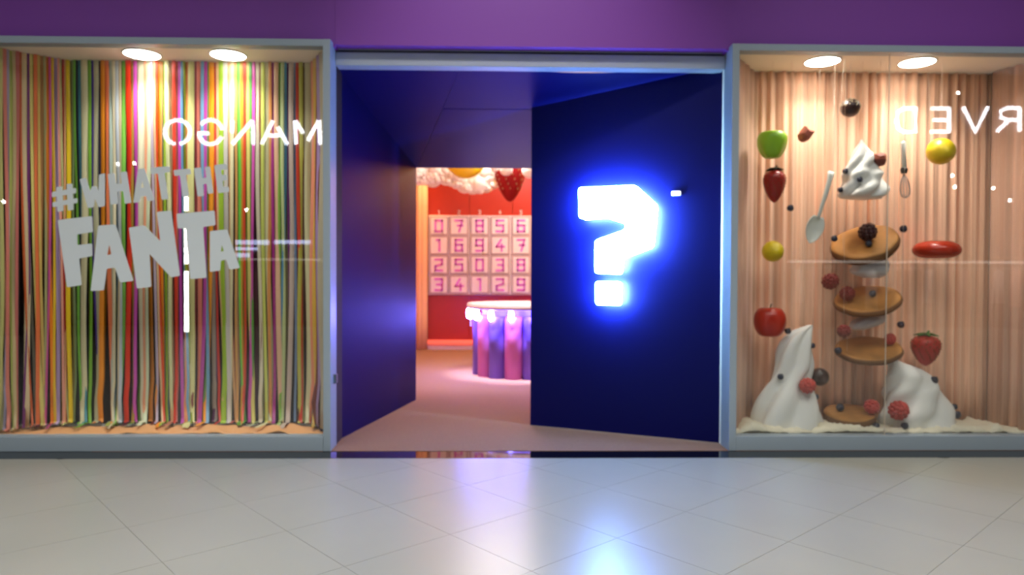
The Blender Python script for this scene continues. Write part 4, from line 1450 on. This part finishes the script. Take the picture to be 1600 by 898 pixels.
def arc(cx, cy, rx, ry, a0, a1, n=20):
    return [(cx + rx * math.cos(R(a0 + (a1 - a0) * i / n)), cy + ry * math.sin(R(a0 + (a1 - a0) * i / n))) for i in range(n + 1)]


mango = [[[(1262, 105), (1272, 315)], [(1268, 108), (1335, 215)], [(1375, 285), (1475, 105)], [(1480, 105), (1487, 315)]],
         [[(965, 315), (1065, 105)], [(1110, 165), (1195, 315)], [(1032, 238), (1138, 238)]],
         [[(703, 105), (703, 212)], [(705, 315), (880, 105)], [(885, 105), (890, 315)]],
         [arc(508, 207, 108, 108, -140, -12), arc(508, 207, 108, 108, 22, 160) + [(402, 218), (490, 218)]],
         [arc(213, 207, 113, 107, 102, 438, 36)]]
strokes('fashion_sign', mango, lambda p: (240 + p[0] / 5.714, 170 + p[1] / 5.714), 0.038, 'lit white stencil letters over the left shop across the concourse', 'sign')
E_ = lambda x: [[(x + 45, 378), (x + 45, 505)], [(x + 45, 378), (x - 50, 378)], [(x + 45, 440), (x - 40, 440)], [(x + 45, 503), (x - 55, 503)]]
Rr = lambda x: [[(x + 55, 375), (x + 55, 500)], [(x + 55, 375), (x - 10, 375), (x - 47, 392), (x - 47, 425), (x - 10, 440), (x + 55, 440)], [(x - 5, 443), (x - 65, 500)]]
reserved = [Rr(1490), E_(1305), [[(1165, 388), (1130, 375), (1095, 378), (1080, 405), (1100, 432), (1140, 445), (1160, 470), (1140, 500), (1100, 503), (1070, 488)]], E_(935), Rr(750),
            [[(500, 370), (567, 505), (632, 370)]], E_(380), [[(245, 376), (178, 378), (150, 396), (141, 440), (150, 485), (178, 505), (245, 505), (245, 376)]]]
strokes('fashion_sign', reserved, lambda p: (1360 + p[0] / 3.454, 60 + p[1] / 3.454), 0.036, 'lit white capital letters over the right shop across the concourse', 'sign')

# vertical light strip, bluish bars and small lamps of the opposite side
ls = MB()
for v0, v1 in ((307, 329), (353, 362), (364, 373), (375, 384), (386, 395), (397, 412), (424, 518), (538, 552), (586, 600)):
    a, b = mirrored(290.5, v0), mirrored(290.5, v1)
    ls.box((a.x - 0.033, OY - 0.04, a.z), (a.x + 0.033, OY + 0.0, b.z))
tag(obj('light_strip', ls, M['strip_glow']), 'vertical white light strip on the pier across the concourse', 'light strip')
for i, (u0, u1, v0, v1) in enumerate(((368, 420, 375, 382), (368, 402, 386, 391), (368, 390, 395, 402), (428, 485, 375, 381), (380, 402, 539, 543), (440, 447, 539, 543))):
    a, b = mirrored(u0, v0), mirrored(u1, v1)
    tag(obj('light_bar', MB().box((a.x, OY - 0.03, a.z), (b.x, OY, b.z)), M['blue_glow']), 'bluish light bar in the left shop across the concourse', 'light bar', 'bluish light bars across the concourse')
for i, (u_, v_, e) in enumerate(((1497, 145, 0), (1492, 292, 0), (1552, 294, 0), (1578, 313, 0), (1488, 274, 0), (1361, 240, 0), (210, 255, 0), (184, 256, 0), (385, 328, 0), (5, 315, 0))):
    c = mirrored(u_, v_, -1.5)
    tag(obj('spot_bulb', MB().sphere(c, 0.032, 10, 8), M['strip_glow'], smooth=True), 'small bright lamp across the concourse', 'lamp', 'small lamps across the concourse')
# clothes on rails in the right shop
rl = mirrored(1240, 418, 0.9)
rr_ = mirrored(1640, 418, 0.9)
rt = thing('clothes_rail', (rl.x, rl.y, 0), 'steel clothes rail in the right shop across the concourse', 'clothes rail')
obj('bar', MB().tube([rl - Vector((0.25, 0, 0)), Vector((rr_.x + 0.25, rl.y, rl.z))], 0.015, 8), M['steel'], rt)
for x in (rl.x - 0.25, mirrored(1395, 418, 0.9).x, rr_.x + 0.25):
    obj('upright', MB().tube([(x, rl.y, 0.0), (x, rl.y, rl.z)], 0.015, 8), M['steel'], rt)
gm = ['blouse_white', 'blouse_pink', 'blouse_white', 'coat_brown', 'blouse_white', 'dress_grey', 'blouse_pink', 'coat_brown']
for i, u_ in enumerate((1248, 1270, 1362, 1424, 1452, 1480, 1506, 1532, 1560, 1588)):
    c = mirrored(u_, 422, 0.9)
    w_ = 0.085 + 0.03 * ((i * 7) % 3) / 2
    Lg = 0.75 + 0.25 * ((i * 5) % 4) / 3
    rows = [(0.02, 0.035, 0.0), (0.10, 0.05, -0.03), (w_, 0.07, -0.09), (w_ * 0.95, 0.08, -0.30), (w_ * 1.05, 0.09, -0.6 * Lg), (w_ * 1.25, 0.10, -Lg)]
    rings = [[Vector((c.x + rx * math.cos(a), rl.y + ry * math.sin(a) * (1 + 0.12 * math.sin(5 * a)), rl.z - 0.03 + z)) for a in [2 * math.pi * j / 20 for j in range(20)]] for rx, ry, z in rows]
    t = thing('hanging_garment', (c.x, rl.y, rl.z - 0.03 - Lg), 'garment on the rail of the right shop across the concourse', 'garment', 'garments across the concourse')
    obj('cloth', MB().rings(rings), M[gm[i % 8]], t, smooth=True)
    obj('hanger_hook', MB().tube([(c.x, rl.y, rl.z - 0.04), (c.x, rl.y, rl.z - 0.016)], 0.004, 6), M['steel'], t)

# ================================================================== THREADS
from mathutils.bvhtree import BVHTree
bpy.context.view_layer.update()
TREES = {}
for o in list(S.objects):
    if o.type != 'MESH':
        continue
    top = o
    while top.parent is not None:
        top = top.parent
    if top.get('kind') == 'structure' and not top.name.startswith('ceiling') or top.name.startswith('ribbon'):
        continue
    if top.name.startswith('ceiling'):
        continue
    v_, f_ = TREES.setdefault(top.name, ([], []))
    b_ = len(v_)
    mw = o.matrix_world
    v_.extend(mw @ q.co for q in o.data.vertices)
    f_.extend(tuple(b_ + i for i in p.vertices) for p in o.data.polygons)
TREES = {k_: BVHTree.FromPolygons(*x) for k_, x in TREES.items()}
for parent, p, zt2, r_, under in THREADS:
    best = None
    if under is not None:
        hit = TREES[under.name].ray_cast(p + Vector((0, 0, 0.001)), Vector((0, 0, 1)))
        if hit[0] is not None:
            best = (p, hit[0] - Vector((0, 0, 0.0025)))
    if best is None:
        cand = sorted(((dx, dy) for dx in [0.03 * i for i in range(-9, 10)] for dy in [0.03 * i for i in range(-9, 7)]), key=lambda q: abs(q[0]) + abs(q[1]))
        own = TREES[parent.name]
        for dx, dy in cand:
            q = Vector((p.x + dx, p.y + dy, zt2 - 0.0005))
            if zt2 == Z_IN and not (0.12 < q.y < DR - 0.06):
                continue
            d_ = q - p
            L_ = d_.length
            if all(t_.ray_cast(p + d_ * (0.004 / L_) + Vector((ox, oy, 0)), d_ / L_, L_ - 0.004)[0] is None for k_, t_ in TREES.items() if k_ != parent.name for ox, oy in ((0, 0), (0.004, 0), (-0.004, 0), (0, 0.004), (0, -0.004))):
                best = (p, q)
                break
    if best is None:                                   # strung under the prop above it
        zs = [h_[0].z for k_, t_ in TREES.items() if k_ != parent.name for h_ in [t_.ray_cast(p + Vector((0, 0, 0.002)), Vector((0, 0, 1)))] if h_[0] is not None]
        best = (p, Vector((p.x, p.y, min(zs + [zt2]) - 0.0015)))
    obj('thread', MB().tube(best, r_, 5), M['thread'], parent)
